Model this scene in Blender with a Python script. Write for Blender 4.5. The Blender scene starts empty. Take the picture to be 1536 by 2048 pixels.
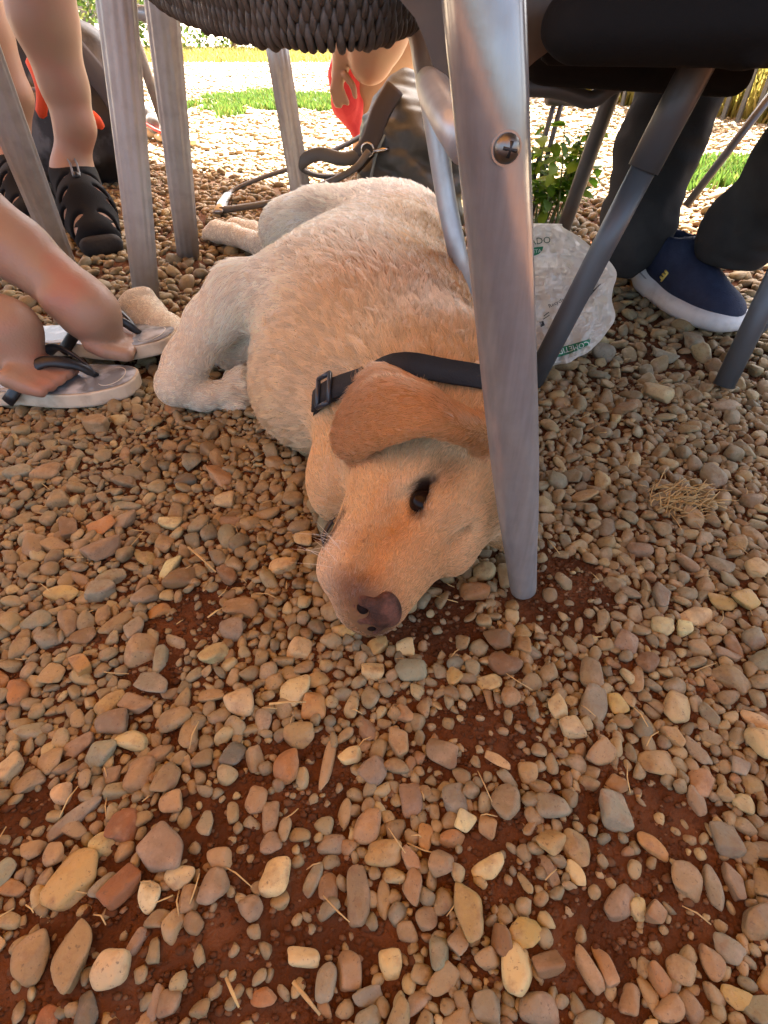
import bpy, math, random
import numpy as np
from mathutils import Vector, Matrix, noise as mnoise

# ------------------------------------------------------------------ camera, sky, sun, exposure
scene = bpy.context.scene
COL = scene.collection
FPX, PITCH, CAMH = 1100.0, math.radians(41.8), 0.40      # focal length in photograph pixels, tilt, height
cam_data = bpy.data.cameras.new('camera')
cam_data.sensor_fit = 'VERTICAL'
cam_data.sensor_height = 36.0
cam_data.lens = FPX / 2048 * 36.0
cam_data.clip_start = 0.02
cam_data.clip_end = 300
cam = bpy.data.objects.new('camera', cam_data)
COL.objects.link(cam)
cam.location = (0, 0, CAMH)
cam.rotation_euler = (math.radians(90) - PITCH, 0, 0)
scene.camera = cam

SUN_EL, SUN_AZ = math.radians(56), math.radians(14)      # azimuth from +Y (away from the camera) towards +X
world = bpy.data.worlds.new('World')
scene.world = world
world.use_nodes = True
wn = world.node_tree.nodes
sky = wn.new('ShaderNodeTexSky')
sky.sky_type = 'NISHITA'
sky.sun_disc = False
sky.sun_elevation = SUN_EL
sky.sun_rotation = SUN_AZ
sky.air_density = 1.0
sky.dust_density = 6.0
world.node_tree.links.new(sky.outputs[0], wn['Background'].inputs[0])
wn['Background'].inputs[1].default_value = 0.06
sd = bpy.data.lights.new('sun', 'SUN')
sd.energy = 5.0
sd.angle = math.radians(0.53)
sd.color = (1.0, 0.93, 0.82)
sun = bpy.data.objects.new('sun', sd)
COL.objects.link(sun)
SUNV = Vector((math.sin(SUN_AZ) * math.cos(SUN_EL), math.cos(SUN_AZ) * math.cos(SUN_EL), math.sin(SUN_EL)))
sun.rotation_euler = SUNV.to_track_quat('Z', 'Y').to_euler()
sun.location = SUNV * 20
scene.view_settings.view_transform = 'Standard'
scene.view_settings.look = 'None'
scene.view_settings.exposure = 3.7
scene.view_settings.gamma = 1.0
scene.render.engine = 'CYCLES'
scene.cycles.max_bounces = 8
scene.cycles.transparent_max_bounces = 8
scene.cycles.use_denoising = True

# ------------------------------------------------------------------ helpers
rng = np.random.default_rng(7)
random.seed(7)
CF = np.array([0, math.cos(PITCH), -math.sin(PITCH)])
CD = np.array([0, -math.sin(PITCH), -math.cos(PITCH)])
CX = np.array([1.0, 0, 0])
CC = np.array([0, 0, CAMH])

def ray(px, py):
    return CF + (px - 768) / FPX * CX + (py - 1024) / FPX * CD

def P(px, py, z=0.0):            # point of the photograph on the level z
    d = ray(px, py)
    return CC + d * ((z - CAMH) / d[2])

def PY(px, py, y):               # point of the photograph on the vertical plane at distance y
    d = ray(px, py)
    return CC + d * (y / d[1])

def to_px(p):
    q = np.asarray(p, float) - CC
    Z = q @ CF
    return 768 + FPX * (q @ CX) / Z, 1024 + FPX * (q @ CD) / Z, Z

def obj(name, data, mat=None, parent=None, **props):
    o = bpy.data.objects.new(name, data)
    COL.objects.link(o)
    if mat is not None and data is not None:
        data.materials.clear()
        data.materials.append(mat)
    if parent is not None:
        o.parent = parent
    for k, v in props.items():
        o[k] = v
    return o

def thing(name, label, cat, loc=(0, 0, 0), group=None):
    o = bpy.data.objects.new(name, None)
    COL.objects.link(o)
    o.location = loc
    o['label'] = label
    o['category'] = cat
    o.empty_display_size = 0.05
    if group:
        o['group'] = group
    bpy.context.view_layer.update()
    return o

def child(name, data, mat, root, **props):      # mesh given in world coordinates
    o = obj(name, data, mat, root, **props)
    r = root
    loc = Vector((0, 0, 0))
    while r is not None:
        loc += r.location + r.matrix_parent_inverse.translation
        r = r.parent
    o.matrix_parent_inverse = Matrix.Translation(-loc)
    return o

def mesh_from(verts, faces, smooth=True, name='mesh'):
    me = bpy.data.meshes.new(name)
    verts = np.asarray(verts, np.float32)
    if isinstance(faces, np.ndarray):
        n, k = faces.shape
        me.vertices.add(len(verts))
        me.vertices.foreach_set('co', verts.ravel())
        me.loops.add(n * k)
        me.loops.foreach_set('vertex_index', faces.ravel().astype(np.int32))
        me.polygons.add(n)
        me.polygons.foreach_set('loop_start', np.arange(0, n * k, k, dtype=np.int32))
        me.update(calc_edges=True)
        me.validate()
    else:
        me.from_pydata([tuple(map(float, v)) for v in verts], [], [tuple(int(i) for i in f) for f in faces])
    if smooth:
        me.polygons.foreach_set('use_smooth', np.ones(len(me.polygons), bool))
    me.update()
    return me

def set_color(me, cols, name='col'):
    a = me.attributes.new(name, 'FLOAT_COLOR', 'POINT')
    c = np.ones((len(cols), 4), np.float32)
    c[:, :3] = cols
    a.data.foreach_set('color', c.ravel())

class MB:                                        # collects simple shapes into one mesh
    def __init__(s):
        s.v, s.f = [], []
    def add(s, v, f):
        o = len(s.v)
        s.v += [tuple(map(float, a)) for a in v]
        s.f += [tuple(i + o for i in q) for q in f]
        return s
    def tube(s, pts, rad, n=12, flat=1.0, flute=0.0, nfl=0, cap=True, side=None):
        pts = [np.asarray(p, float) for p in pts]
        m = len(pts)
        if not hasattr(rad, '__len__'):
            rad = [rad] * m
        tang = []
        for i in range(m):
            t = pts[min(i + 1, m - 1)] - pts[max(i - 1, 0)]
            tang.append(t / (np.linalg.norm(t) + 1e-12))
        a = np.asarray(side if side is not None else ((1, 0, 0) if abs(tang[0][0]) < .8 else (0, 1, 0)), float)
        V = []
        for i in range(m):
            t = tang[i]
            a = a - t * (a @ t)
            a /= np.linalg.norm(a)
            b = np.cross(t, a)
            for k in range(n):
                ph = 2 * math.pi * k / n
                r = rad[i] * (1 + (flute * (abs(math.cos(nfl * ph / 2)) ** .5 - .75) if nfl else 0))
                V.append(pts[i] + r * (math.cos(ph) * a + flat * math.sin(ph) * b))
        Fc = [(i * n + k, i * n + (k + 1) % n, (i + 1) * n + (k + 1) % n, (i + 1) * n + k) for i in range(m - 1) for k in range(n)]
        if cap:
            V += [pts[0], pts[-1]]
            Fc += [(m * n, (k + 1) % n, k) for k in range(n)]
            Fc += [(m * n + 1, (m - 1) * n + k, (m - 1) * n + (k + 1) % n) for k in range(n)]
        return s.add(V, Fc)
    def strip(s, pts, width, thick, normal):     # flat band with thickness
        return s.tube(pts, width / 2, n=8, flat=thick / width, side=np.cross(np.asarray(pts[1]) - np.asarray(pts[0]), normal))
    def box(s, c, h, rot=None):
        c = np.asarray(c, float)
        R = np.eye(3) if rot is None else np.asarray(rot)
        V = [c + R @ (np.array([x, y, z]) * np.asarray(h)) for x in (-1, 1) for y in (-1, 1) for z in (-1, 1)]
        return s.add(V, [(0, 1, 3, 2), (4, 6, 7, 5), (0, 4, 5, 1), (2, 3, 7, 6), (0, 2, 6, 4), (1, 5, 7, 3)])
    def mesh(s, smooth=True, name='mesh'):
        return mesh_from(s.v, s.f, smooth, name)

def spline(pts, n):                              # Catmull-Rom through rows of numbers
    p = np.asarray(pts, float)
    p = np.vstack([2 * p[0] - p[1], p, 2 * p[-1] - p[-2]])
    out = []
    m = len(p) - 3
    for i in range(m):
        for t in np.linspace(0, 1, n, endpoint=(i == m - 1)):
            a, b, c, d = p[i:i + 4]
            out.append(.5 * (2 * b + (c - a) * t + (2 * a - 5 * b + 4 * c - d) * t ** 2 + (3 * b - a - 3 * c + d) * t ** 3))
    return np.array(out)

def vnoise(p, scale, seed=0):                    # smooth value noise, vectorised, -1..1
    q = np.asarray(p, np.float64) * scale + seed * 17.13
    i = np.floor(q).astype(np.int64)
    f = q - i
    f = f * f * (3 - 2 * f)
    def h(ix, iy, iz):
        n = (ix * 374761393 + iy * 668265263 + iz * 2147483647 + seed * 974711) & 0x7fffffff
        n = ((n ^ (n >> 13)) * 1274126177) & 0x7fffffff
        n = (n ^ (n >> 16)) & 0xffff
        return n / 32767.5 - 1
    r = 0
    for dx in (0, 1):
        for dy in (0, 1):
            for dz in (0, 1):
                w = (f[:, 0] if dx else 1 - f[:, 0]) * (f[:, 1] if dy else 1 - f[:, 1]) * (f[:, 2] if dz else 1 - f[:, 2])
                r = r + w * h(i[:, 0] + dx, i[:, 1] + dy, i[:, 2] + dz)
    return r

# ---- bodies grown as one skin from blended volumes (signed distance field + surface nets)
class SDF:
    def __init__(s, lo, hi, res):
        s.lo, s.res = np.asarray(lo, float), res
        n = np.ceil((np.asarray(hi) - s.lo) / res).astype(int) + 1
        s.ax = [s.lo[i] + res * np.arange(n[i]) for i in range(3)]
        s.F = np.full(tuple(n), 1.0, np.float32)
    def _win(s, lo, hi, pad):
        sl = []
        for i in range(3):
            a = int(np.clip(math.floor((lo[i] - pad - s.lo[i]) / s.res), 0, len(s.ax[i])))
            b = int(np.clip(math.ceil((hi[i] + pad - s.lo[i]) / s.res) + 1, 0, len(s.ax[i])))
            sl.append(slice(a, b))
        X, Y, Z = np.meshgrid(s.ax[0][sl[0]], s.ax[1][sl[1]], s.ax[2][sl[2]], indexing='ij', sparse=True)
        return tuple(sl), X.astype(np.float32), Y.astype(np.float32), Z.astype(np.float32)
    def _join(s, sl, d, k, op):
        a = s.F[sl]
        if a.size == 0:
            return
        if op == 'sub':
            d = -d
            h = np.maximum(k - np.abs(a - d), 0) / k
            s.F[sl] = np.maximum(a, d) + h * h * k * .25
        else:
            h = np.maximum(k - np.abs(a - d), 0) / k
            s.F[sl] = np.minimum(a, d) - h * h * k * .25
    def cone(s, a, b, ra, rb, k=.02, op='add'):
        a, b = np.asarray(a, float), np.asarray(b, float)
        r = max(ra, rb)
        sl, X, Y, Z = s._win(np.minimum(a, b) - r, np.maximum(a, b) + r, max(k, .02) + .01)
        ba = b - a
        L = float(ba @ ba) + 1e-12
        px, py, pz = X - a[0], Y - a[1], Z - a[2]
        h = np.clip((px * ba[0] + py * ba[1] + pz * ba[2]) / L, 0, 1)
        d = np.sqrt((px - ba[0] * h) ** 2 + (py - ba[1] * h) ** 2 + (pz - ba[2] * h) ** 2) - (ra + (rb - ra) * h)
        s._join(sl, d, k, op)
    def chain(s, pts, rad, k=.02, op='add'):
        for i in range(len(pts) - 1):
            s.cone(pts[i], pts[i + 1], rad[i], rad[i + 1], k, op)
    def ell(s, c, r, R=None, k=.02, op='add', e=2.0):
        c = np.asarray(c, float)
        r = np.asarray(r, float)
        R = np.eye(3) if R is None else np.asarray(R, float)
        ext = np.sqrt(((R * r) ** 2).sum(1)) * (1.3 if e > 2 else 1)
        sl, X, Y, Z = s._win(c - ext, c + ext, max(k, .02) + .01)
        px, py, pz = X - c[0], Y - c[1], Z - c[2]
        l = [(px * R[0, i] + py * R[1, i] + pz * R[2, i]) / r[i] for i in range(3)]
        if e == 2:
            k0 = np.sqrt(l[0] ** 2 + l[1] ** 2 + l[2] ** 2)
            k1 = np.sqrt((l[0] / r[0]) ** 2 + (l[1] / r[1]) ** 2 + (l[2] / r[2]) ** 2) + 1e-9
            d = k0 * (k0 - 1) / k1
        else:
            k0 = (np.abs(l[0]) ** e + np.abs(l[1]) ** e + np.abs(l[2]) ** e) ** (1 / e)
            d = (k0 - 1) * float(r.min())
        s._join(sl, d.astype(np.float32), k, op)
    def tri(s, a, b, c, r, k=.008):
        a, b, c = (np.asarray(v, float) for v in (a, b, c))
        sl, X, Y, Z = s._win(np.minimum(np.minimum(a, b), c) - r, np.maximum(np.maximum(a, b), c) + r, max(k, .01) + .006)
        n = np.cross(b - a, c - a)
        n /= np.linalg.norm(n) + 1e-12
        def sd2(p0, p1):
            e = p1 - p0
            qx, qy, qz = X - p0[0], Y - p0[1], Z - p0[2]
            h = np.clip((qx * e[0] + qy * e[1] + qz * e[2]) / (e @ e + 1e-12), 0, 1)
            return (qx - e[0] * h) ** 2 + (qy - e[1] * h) ** 2 + (qz - e[2] * h) ** 2
        de = np.minimum(np.minimum(sd2(a, b), sd2(b, c)), sd2(c, a))
        ins = None
        for p0, p1 in ((a, b), (b, c), (c, a)):
            m = np.cross(n, p1 - p0)
            t = (X - p0[0]) * m[0] + (Y - p0[1]) * m[1] + (Z - p0[2]) * m[2] >= 0
            ins = t if ins is None else ins & t
        dn = (X - a[0]) * n[0] + (Y - a[1]) * n[1] + (Z - a[2]) * n[2]
        d = np.where(ins, np.abs(dn), np.sqrt(de)) - r
        s._join(sl, d.astype(np.float32), k, 'add')
    def floor(s, z):
        Z = s.ax[2][None, None, :].astype(np.float32)
        s.F = np.maximum(s.F, z - Z)
    def mesh(s, smooth_it=1):
        F, res = s.F, s.res
        F[0], F[-1], F[:, 0], F[:, -1], F[:, :, 0], F[:, :, -1] = 1, 1, 1, 1, 1, 1
        I = F < 0
        nx, ny, nz = F.shape
        cnt = np.zeros((nx - 1, ny - 1, nz - 1), np.int8)
        for dx in (0, 1):
            for dy in (0, 1):
                for dz in (0, 1):
                    cnt += I[dx:nx - 1 + dx, dy:ny - 1 + dy, dz:nz - 1 + dz]
        act = np.argwhere((cnt > 0) & (cnt < 8))
        idx = np.full(cnt.shape, -1, np.int32)
        idx[act[:, 0], act[:, 1], act[:, 2]] = np.arange(len(act))
        acc = np.zeros((len(act), 3))
        num = np.zeros(len(act))
        cor = [(a, b, c) for a in (0, 1) for b in (0, 1) for c in (0, 1)]
        val = {q: F[act[:, 0] + q[0], act[:, 1] + q[1], act[:, 2] + q[2]] for q in cor}
        for q in cor:
            for ax in range(3):
                if q[ax] == 0:
                    q2 = tuple(1 if i == ax else q[i] for i in range(3))
                    va, vb = val[q], val[q2]
                    m = (va < 0) != (vb < 0)
                    t = va[m] / (va[m] - vb[m])
                    p = np.tile(np.array(q, float), (m.sum(), 1))
                    p[:, ax] += t
                    acc[m] += p
                    num[m] += 1
        V = s.lo + res * (act + acc / num[:, None])
        quads = []
        for ax in range(3):
            o1, o2 = [(1, 2), (2, 0), (0, 1)][ax]
            a = I[tuple(slice(0, n - 1) if i == ax else slice(1, n - 1) for i, n in enumerate(F.shape))]
            b = I[tuple(slice(1, n) if i == ax else slice(1, n - 1) for i, n in enumerate(F.shape))]
            for sgn in (0, 1):
                e = np.argwhere(a & ~b if sgn == 0 else ~a & b)
                if len(e) == 0:
                    continue
                e = e + np.array([0 if i == ax else 1 for i in range(3)])
                def cell(d1, d2):
                    c = e.copy()
                    c[:, o1] -= d1
                    c[:, o2] -= d2
                    return idx[c[:, 0], c[:, 1], c[:, 2]]
                q = np.stack([cell(1, 1), cell(0, 1), cell(0, 0), cell(1, 0)], 1)
                quads.append(q if sgn == 0 else q[:, ::-1])
        Q = np.vstack(quads)
        for _ in range(smooth_it):
            S = np.zeros_like(V)
            n = np.zeros(len(V))
            for i in range(4):
                for j in (1, 3):
                    np.add.at(S, Q[:, i], V[Q[:, (i + j) % 4]])
                    np.add.at(n, Q[:, i], 1)
            V = .5 * V + .5 * S / n[:, None]
        return V, Q

# ---- materials
def mat(name, rgb=(.5, .5, .5), rough=.6, metal=0.0, bump=None, var=None, spec=.5, attr=None, sheen=0, coat=0, sss=0):
    m = bpy.data.materials.new(name)
    m.use_nodes = True
    nt = m.node_tree
    b = nt.nodes['Principled BSDF']
    b.inputs['Base Color'].default_value = (*rgb, 1)
    b.inputs['Roughness'].default_value = rough
    b.inputs['Metallic'].default_value = metal
    b.inputs['Specular IOR Level'].default_value = spec
    if sheen:
        b.inputs['Sheen Weight'].default_value = sheen
    if coat:
        b.inputs['Coat Weight'].default_value = coat
    if sss:
        b.inputs['Subsurface Weight'].default_value = sss
        b.inputs['Subsurface Radius'].default_value = (.01, .004, .002)
        b.inputs['Subsurface Scale'].default_value = .6
    src = None
    if attr:
        a = nt.nodes.new('ShaderNodeAttribute')
        a.attribute_name = attr
        src = a.outputs['Color']
    tc = nt.nodes.new('ShaderNodeTexCoord')
    if var:                                       # (scale, other colour, low, high)
        n = nt.nodes.new('ShaderNodeTexNoise')
        n.inputs['Scale'].default_value = var[0]
        n.inputs['Detail'].default_value = 6
        nt.links.new(tc.outputs['Object'], n.inputs['Vector'])
        mr = nt.nodes.new('ShaderNodeMapRange')
        mr.inputs[1].default_value, mr.inputs[2].default_value = var[2], var[3]
        nt.links.new(n.outputs[0], mr.inputs[0])
        mx = nt.nodes.new('ShaderNodeMix')
        mx.data_type = 'RGBA'
        nt.links.new(mr.outputs[0], mx.inputs[0])
        if src:
            nt.links.new(src, mx.inputs[6])
        else:
            mx.inputs[6].default_value = (*rgb, 1)
        mx.inputs[7].default_value = (*var[1], 1)
        src = mx.outputs[2]
    if src:
        nt.links.new(src, b.inputs['Base Color'])
    if bump:                                      # (scale, strength, distance)
        n = nt.nodes.new('ShaderNodeTexNoise')
        n.inputs['Scale'].default_value = bump[0]
        n.inputs['Detail'].default_value = 5
        nt.links.new(tc.outputs['Object'], n.inputs['Vector'])
        bp = nt.nodes.new('ShaderNodeBump')
        bp.inputs['Strength'].default_value = bump[1]
        bp.inputs['Distance'].default_value = bump[2]
        nt.links.new(n.outputs[0], bp.inputs['Height'])
        nt.links.new(bp.outputs[0], b.inputs['Normal'])
    return m

def ramp_node(nt, stops):
    r = nt.nodes.new('ShaderNodeValToRGB')
    r.color_ramp.interpolation = 'LINEAR'
    el = r.color_ramp.elements
    while len(el) < len(stops):
        el.new(.5)
    for e, (p, c) in zip(el, stops):
        e.position = p
        e.color = (*c, 1)
    return r

STONES = [(0, (0.191, 0.127, 0.056)), (.12, (0.260, 0.189, 0.087)), (.24, (0.207, 0.162, 0.084)), (.36, (0.320, 0.241, 0.112)), (.48, (0.181, 0.158, 0.093)),
          (.58, (0.277, 0.198, 0.096)), (.68, (0.251, 0.180, 0.078)), (.78, (0.155, 0.140, 0.084)), (.88, (0.381, 0.303, 0.143)), (1, (0.234, 0.132, 0.056))]

def stone_mat(name, source):
    m = mat(name, rough=.62, spec=.35)
    nt = m.node_tree
    b = nt.nodes['Principled BSDF']
    tc = nt.nodes.new('ShaderNodeTexCoord')
    if source == 'island':
        g = nt.nodes.new('ShaderNodeNewGeometry')
        rnd = g.outputs['Random Per Island']
        r = ramp_node(nt, STONES)
        nt.links.new(rnd, r.inputs[0])
        base = r.outputs[0]
        vec = nt.nodes.new('ShaderNodeNewGeometry').outputs['Position']
        sc = 1.0
    else:
        oi = nt.nodes.new('ShaderNodeObjectInfo')
        base = oi.outputs['Color']
        rnd = oi.outputs['Random']
        vec = nt.nodes.new('ShaderNodeNewGeometry').outputs['Position']
        sc = 1.0
    def noise(scale, detail=5):
        n = nt.nodes.new('ShaderNodeTexNoise')
        n.inputs['Scale'].default_value = scale * sc
        n.inputs['Detail'].default_value = detail
        n.inputs['Roughness'].default_value = .65
        nt.links.new(vec, n.inputs['Vector'])
        return n.outputs[0]
    def mix(a, bcol, fac, mode='MIX'):
        x = nt.nodes.new('ShaderNodeMix')
        x.data_type = 'RGBA'
        x.blend_type = mode
        nt.links.new(fac, x.inputs[0]) if not isinstance(fac, float) else setattr(x.inputs[0], 'default_value', fac)
        nt.links.new(a, x.inputs[6])
        if isinstance(bcol, tuple):
            x.inputs[7].default_value = (*bcol, 1)
        else:
            nt.links.new(bcol, x.inputs[7])
        return x.outputs[2]
    def rng_(v, a, bb, lo=0., hi=1.):
        x = nt.nodes.new('ShaderNodeMapRange')
        x.inputs[1].default_value, x.inputs[2].default_value, x.inputs[3].default_value, x.inputs[4].default_value = a, bb, lo, hi
        nt.links.new(v, x.inputs[0])
        return x.outputs[0]
    c = mix(base, (.46, .34, .22), rng_(noise(70), .50, .74, 0, .42))
    c = mix(c, (.13, .09, .06), rng_(noise(38), .50, .70, 0, .45))
    c = mix(c, (.16, .075, .035), rng_(noise(90), .52, .72, 0, .55))          # red dust and stains
    c = mix(c, (.07, .05, .035), rng_(noise(420, 2), .62, .72, 0, .6))       # dark specks
    nt.links.new(c, b.inputs['Base Color'])
    bp = nt.nodes.new('ShaderNodeBump')
    bp.inputs['Strength'].default_value = .6
    bp.inputs['Distance'].default_value = .0016
    nt.links.new(noise(200), bp.inputs['Height'])
    nt.links.new(bp.outputs[0], b.inputs['Normal'])
    return m

M_STONE = stone_mat('pebble_stone', 'object')
M_GRAVEL = stone_mat('gravel_stone', 'island')
M_DIRT = mat('red_dirt', (.070, .027, .011), .95, bump=(160, .9, .006), var=(22, (.135, .056, .024), .42, .70), spec=.12)
M_ALU = mat('brushed_aluminium', (.60, .59, .56), .38, .75, bump=(300, .06, .001), var=(40, (.42, .40, .37), .45, .7))
M_CHROME = mat('scuffed_chrome', (.34, .335, .32), .19, 1.0, var=(60, (.27, .24, .21), .48, .72), bump=(220, .06, .001))
def scuffed(m, col=(.33, .29, .24), lo=.46, hi=.66, top=.75):
    nt = m.node_tree
    b = nt.nodes['Principled BSDF']
    g = nt.nodes.new('ShaderNodeNewGeometry')
    mp = nt.nodes.new('ShaderNodeMapping')
    mp.inputs['Scale'].default_value = (200, 200, 14)
    nt.links.new(g.outputs['Position'], mp.inputs[0])
    n = nt.nodes.new('ShaderNodeTexNoise')
    n.inputs['Scale'].default_value = 1
    n.inputs['Detail'].default_value = 6
    nt.links.new(mp.outputs[0], n.inputs[0])
    n2 = nt.nodes.new('ShaderNodeTexNoise')
    n2.inputs['Scale'].default_value = 70
    n2.inputs['Detail'].default_value = 6
    nt.links.new(g.outputs['Position'], n2.inputs[0])
    sp = nt.nodes.new('ShaderNodeSeparateXYZ')
    nt.links.new(g.outputs['Position'], sp.inputs[0])
    zr = nt.nodes.new('ShaderNodeMapRange')       # more dried mud near the ground
    zr.inputs[1].default_value, zr.inputs[2].default_value, zr.inputs[3].default_value, zr.inputs[4].default_value = .02, .26, .30, 0.0
    nt.links.new(sp.outputs[2], zr.inputs[0])
    ad = nt.nodes.new('ShaderNodeMath')
    ad.operation = 'ADD'
    nt.links.new(n.outputs[0], ad.inputs[0])
    nt.links.new(zr.outputs[0], ad.inputs[1])
    av = nt.nodes.new('ShaderNodeMath')
    av.operation = 'MULTIPLY_ADD'
    nt.links.new(n2.outputs[0], av.inputs[0])
    av.inputs[1].default_value = .6
    nt.links.new(ad.outputs[0], av.inputs[2])
    r = nt.nodes.new('ShaderNodeMapRange')
    r.inputs[1].default_value, r.inputs[2].default_value, r.inputs[3].default_value, r.inputs[4].default_value = lo + .3, hi + .3, top * .62, top
    nt.links.new(av.outputs[0], r.inputs[0])
    d = nt.nodes.new('ShaderNodeBsdfDiffuse')
    d.inputs[0].default_value = (*col, 1)
    x = nt.nodes.new('ShaderNodeMixShader')
    nt.links.new(r.outputs[0], x.inputs[0])
    nt.links.new(b.outputs[0], x.inputs[1])
    nt.links.new(d.outputs[0], x.inputs[2])
    nt.links.new(x.outputs[0], nt.nodes['Material Output'].inputs[0])
    return m
scuffed(M_CHROME, (.33, .325, .315), .30, 1.15, .62)
scuffed(M_ALU, (.48, .48, .475), .30, .80, .55)
M_GREYTUBE = mat('grey_painted_tube', (.10, .105, .11), .42, .3, bump=(150, .08, .001))
M_BLACK = mat('black_plastic', (.012, .012, .013), .45, bump=(200, .1, .001))
M_WICKER = mat('dark_resin_wicker', (.05, .038, .028), .5, var=(160, (.10, .08, .06), .4, .7), bump=(500, .4, .0008))
M_SKIN = mat('skin', (.33, .20, .13), .5, sss=.06, var=(13, (.38, .15, .095), .45, .72), bump=(330, .5, .0010))
M_SKIN2 = mat('tanned_skin', (.34, .205, .13), .5, sss=.06, var=(14, (.38, .18, .115), .45, .72), bump=(280, .25, .0006))

# ------------------------------------------------------------------ ground
def ground_height(x, y):
    p = np.stack([x, y, np.zeros_like(x)], 1)
    h = .006 * vnoise(p, 9, 1) + .003 * vnoise(p, 23, 2) + .0014 * vnoise(p, 70, 3)
    return h * np.clip(1.6 - .15 * y, .3, 1)

def make_ground():
    xs = np.concatenate([-np.geomspace(60, 2.6, 14), np.linspace(-2.4, 2.4, 201), np.geomspace(2.6, 60, 14)])
    ys = np.concatenate([-np.geomspace(30, .8, 10), np.linspace(-.6, 3.4, 221), np.geomspace(3.5, 120, 24)])
    X, Y = np.meshgrid(xs, ys, indexing='ij')
    x, y = X.ravel(), Y.ravel()
    V = np.stack([x, y, ground_height(x, y) - .003], 1)
    nx, ny = len(xs), len(ys)
    i, j = np.meshgrid(np.arange(nx - 1), np.arange(ny - 1), indexing='ij')
    a = (i * ny + j).ravel()
    Fq = np.stack([a, a + ny, a + ny + 1, a + 1], 1)
    me = mesh_from(V, Fq)
    m = M_DIRT.copy()
    m.name = 'ground_dirt'
    nt = m.node_tree                              # beyond the built pebbles the surface turns to fine pale gravel
    b = nt.nodes['Principled BSDF']
    src = b.inputs['Base Color'].links[0].from_socket
    g = nt.nodes.new('ShaderNodeNewGeometry')
    sp = nt.nodes.new('ShaderNodeSeparateXYZ')
    nt.links.new(g.outputs['Position'], sp.inputs[0])
    mr = nt.nodes.new('ShaderNodeMapRange')
    mr.inputs[1].default_value, mr.inputs[2].default_value = 1.6, 2.6
    nt.links.new(sp.outputs[1], mr.inputs[0])
    vo = nt.nodes.new('ShaderNodeTexVoronoi')
    vo.inputs['Scale'].default_value = 42
    nt.links.new(g.outputs['Position'], vo.inputs['Vector'])
    r = ramp_node(nt, [(0, (.20, .15, .10)), (.3, (.36, .29, .22)), (.7, (.46, .38, .29)), (1, (.27, .2, .14))])
    nt.links.new(vo.outputs['Color'], r.inputs[0])
    mx = nt.nodes.new('ShaderNodeMix')
    mx.data_type = 'RGBA'
    nt.links.new(mr.outputs[0], mx.inputs[0])
    nt.links.new(src, mx.inputs[6])
    nt.links.new(r.outputs[0], mx.inputs[7])
    nt.links.new(mx.outputs[2], b.inputs['Base Color'])
    return obj('ground', me, m, kind='structure', label='red earth yard covered with rounded river pebbles')

ground = make_ground()

def ico(sub):
    import bmesh
    bm = bmesh.new()
    bmesh.ops.create_icosphere(bm, subdivisions=sub, radius=1)
    v = np.array([q.co[:] for q in bm.verts])
    f = np.array([[q.index for q in t.verts] for t in bm.faces])
    bm.free()
    return v / np.linalg.norm(v, axis=1)[:, None], f

def pebble_shape(dirs, rs):                       # a rounded convex stone
    chip = rs.random() < .38
    n = rs.integers(5, 10) if chip else rs.integers(9, 20)
    pl = rs.normal(size=(n, 3))
    pl /= np.linalg.norm(pl, axis=1)[:, None]
    h = rs.uniform(.52, .98, n) if chip else rs.uniform(.72, 1.05, n)
    k = rs.uniform(7, 13) if chip else rs.uniform(4.0, 9.0)
    pl = np.vstack([pl, np.eye(3), -np.eye(3)])
    h = np.concatenate([h, np.ones(6)])
    d = np.maximum(dirs @ pl.T, 0) / h
    r = (d ** k).sum(1) ** (-1 / k)
    v = dirs * r[:, None]
    v *= (1 + .06 * vnoise(v, 1.9, int(rs.integers(1, 90))) + .025 * vnoise(v, 4.5, int(rs.integers(1, 90))))[:, None]
    return v / np.abs(v).max(0)

SH = {}
for lv, cnt in ((3, 26), (2, 16), (1, 8)):
    dv, df = ico(lv)
    SH[lv] = ([pebble_shape(dv, np.random.default_rng(100 * lv + i)) for i in range(cnt)], df)
SH4 = ico(4)
BIG = [mesh_from(pebble_shape(SH4[0], np.random.default_rng(900 + i)), SH4[1], True, 'pebble') for i in range(24)]
for me in BIG:
    me.materials.append(M_STONE)

PCOL = {'c': (0.460, 0.353, 0.167), 't': (0.296, 0.198, 0.090), 'g': (0.223, 0.198, 0.124), 'r': (0.223, 0.097, 0.037), 'p': (0.230, 0.168, 0.096),
        'o': (0.328, 0.168, 0.056), 'y': (0.362, 0.253, 0.087), 'w': (0.510, 0.438, 0.230), 'd': (0.123, 0.110, 0.075), 'b': (0.181, 0.110, 0.049)}
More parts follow.
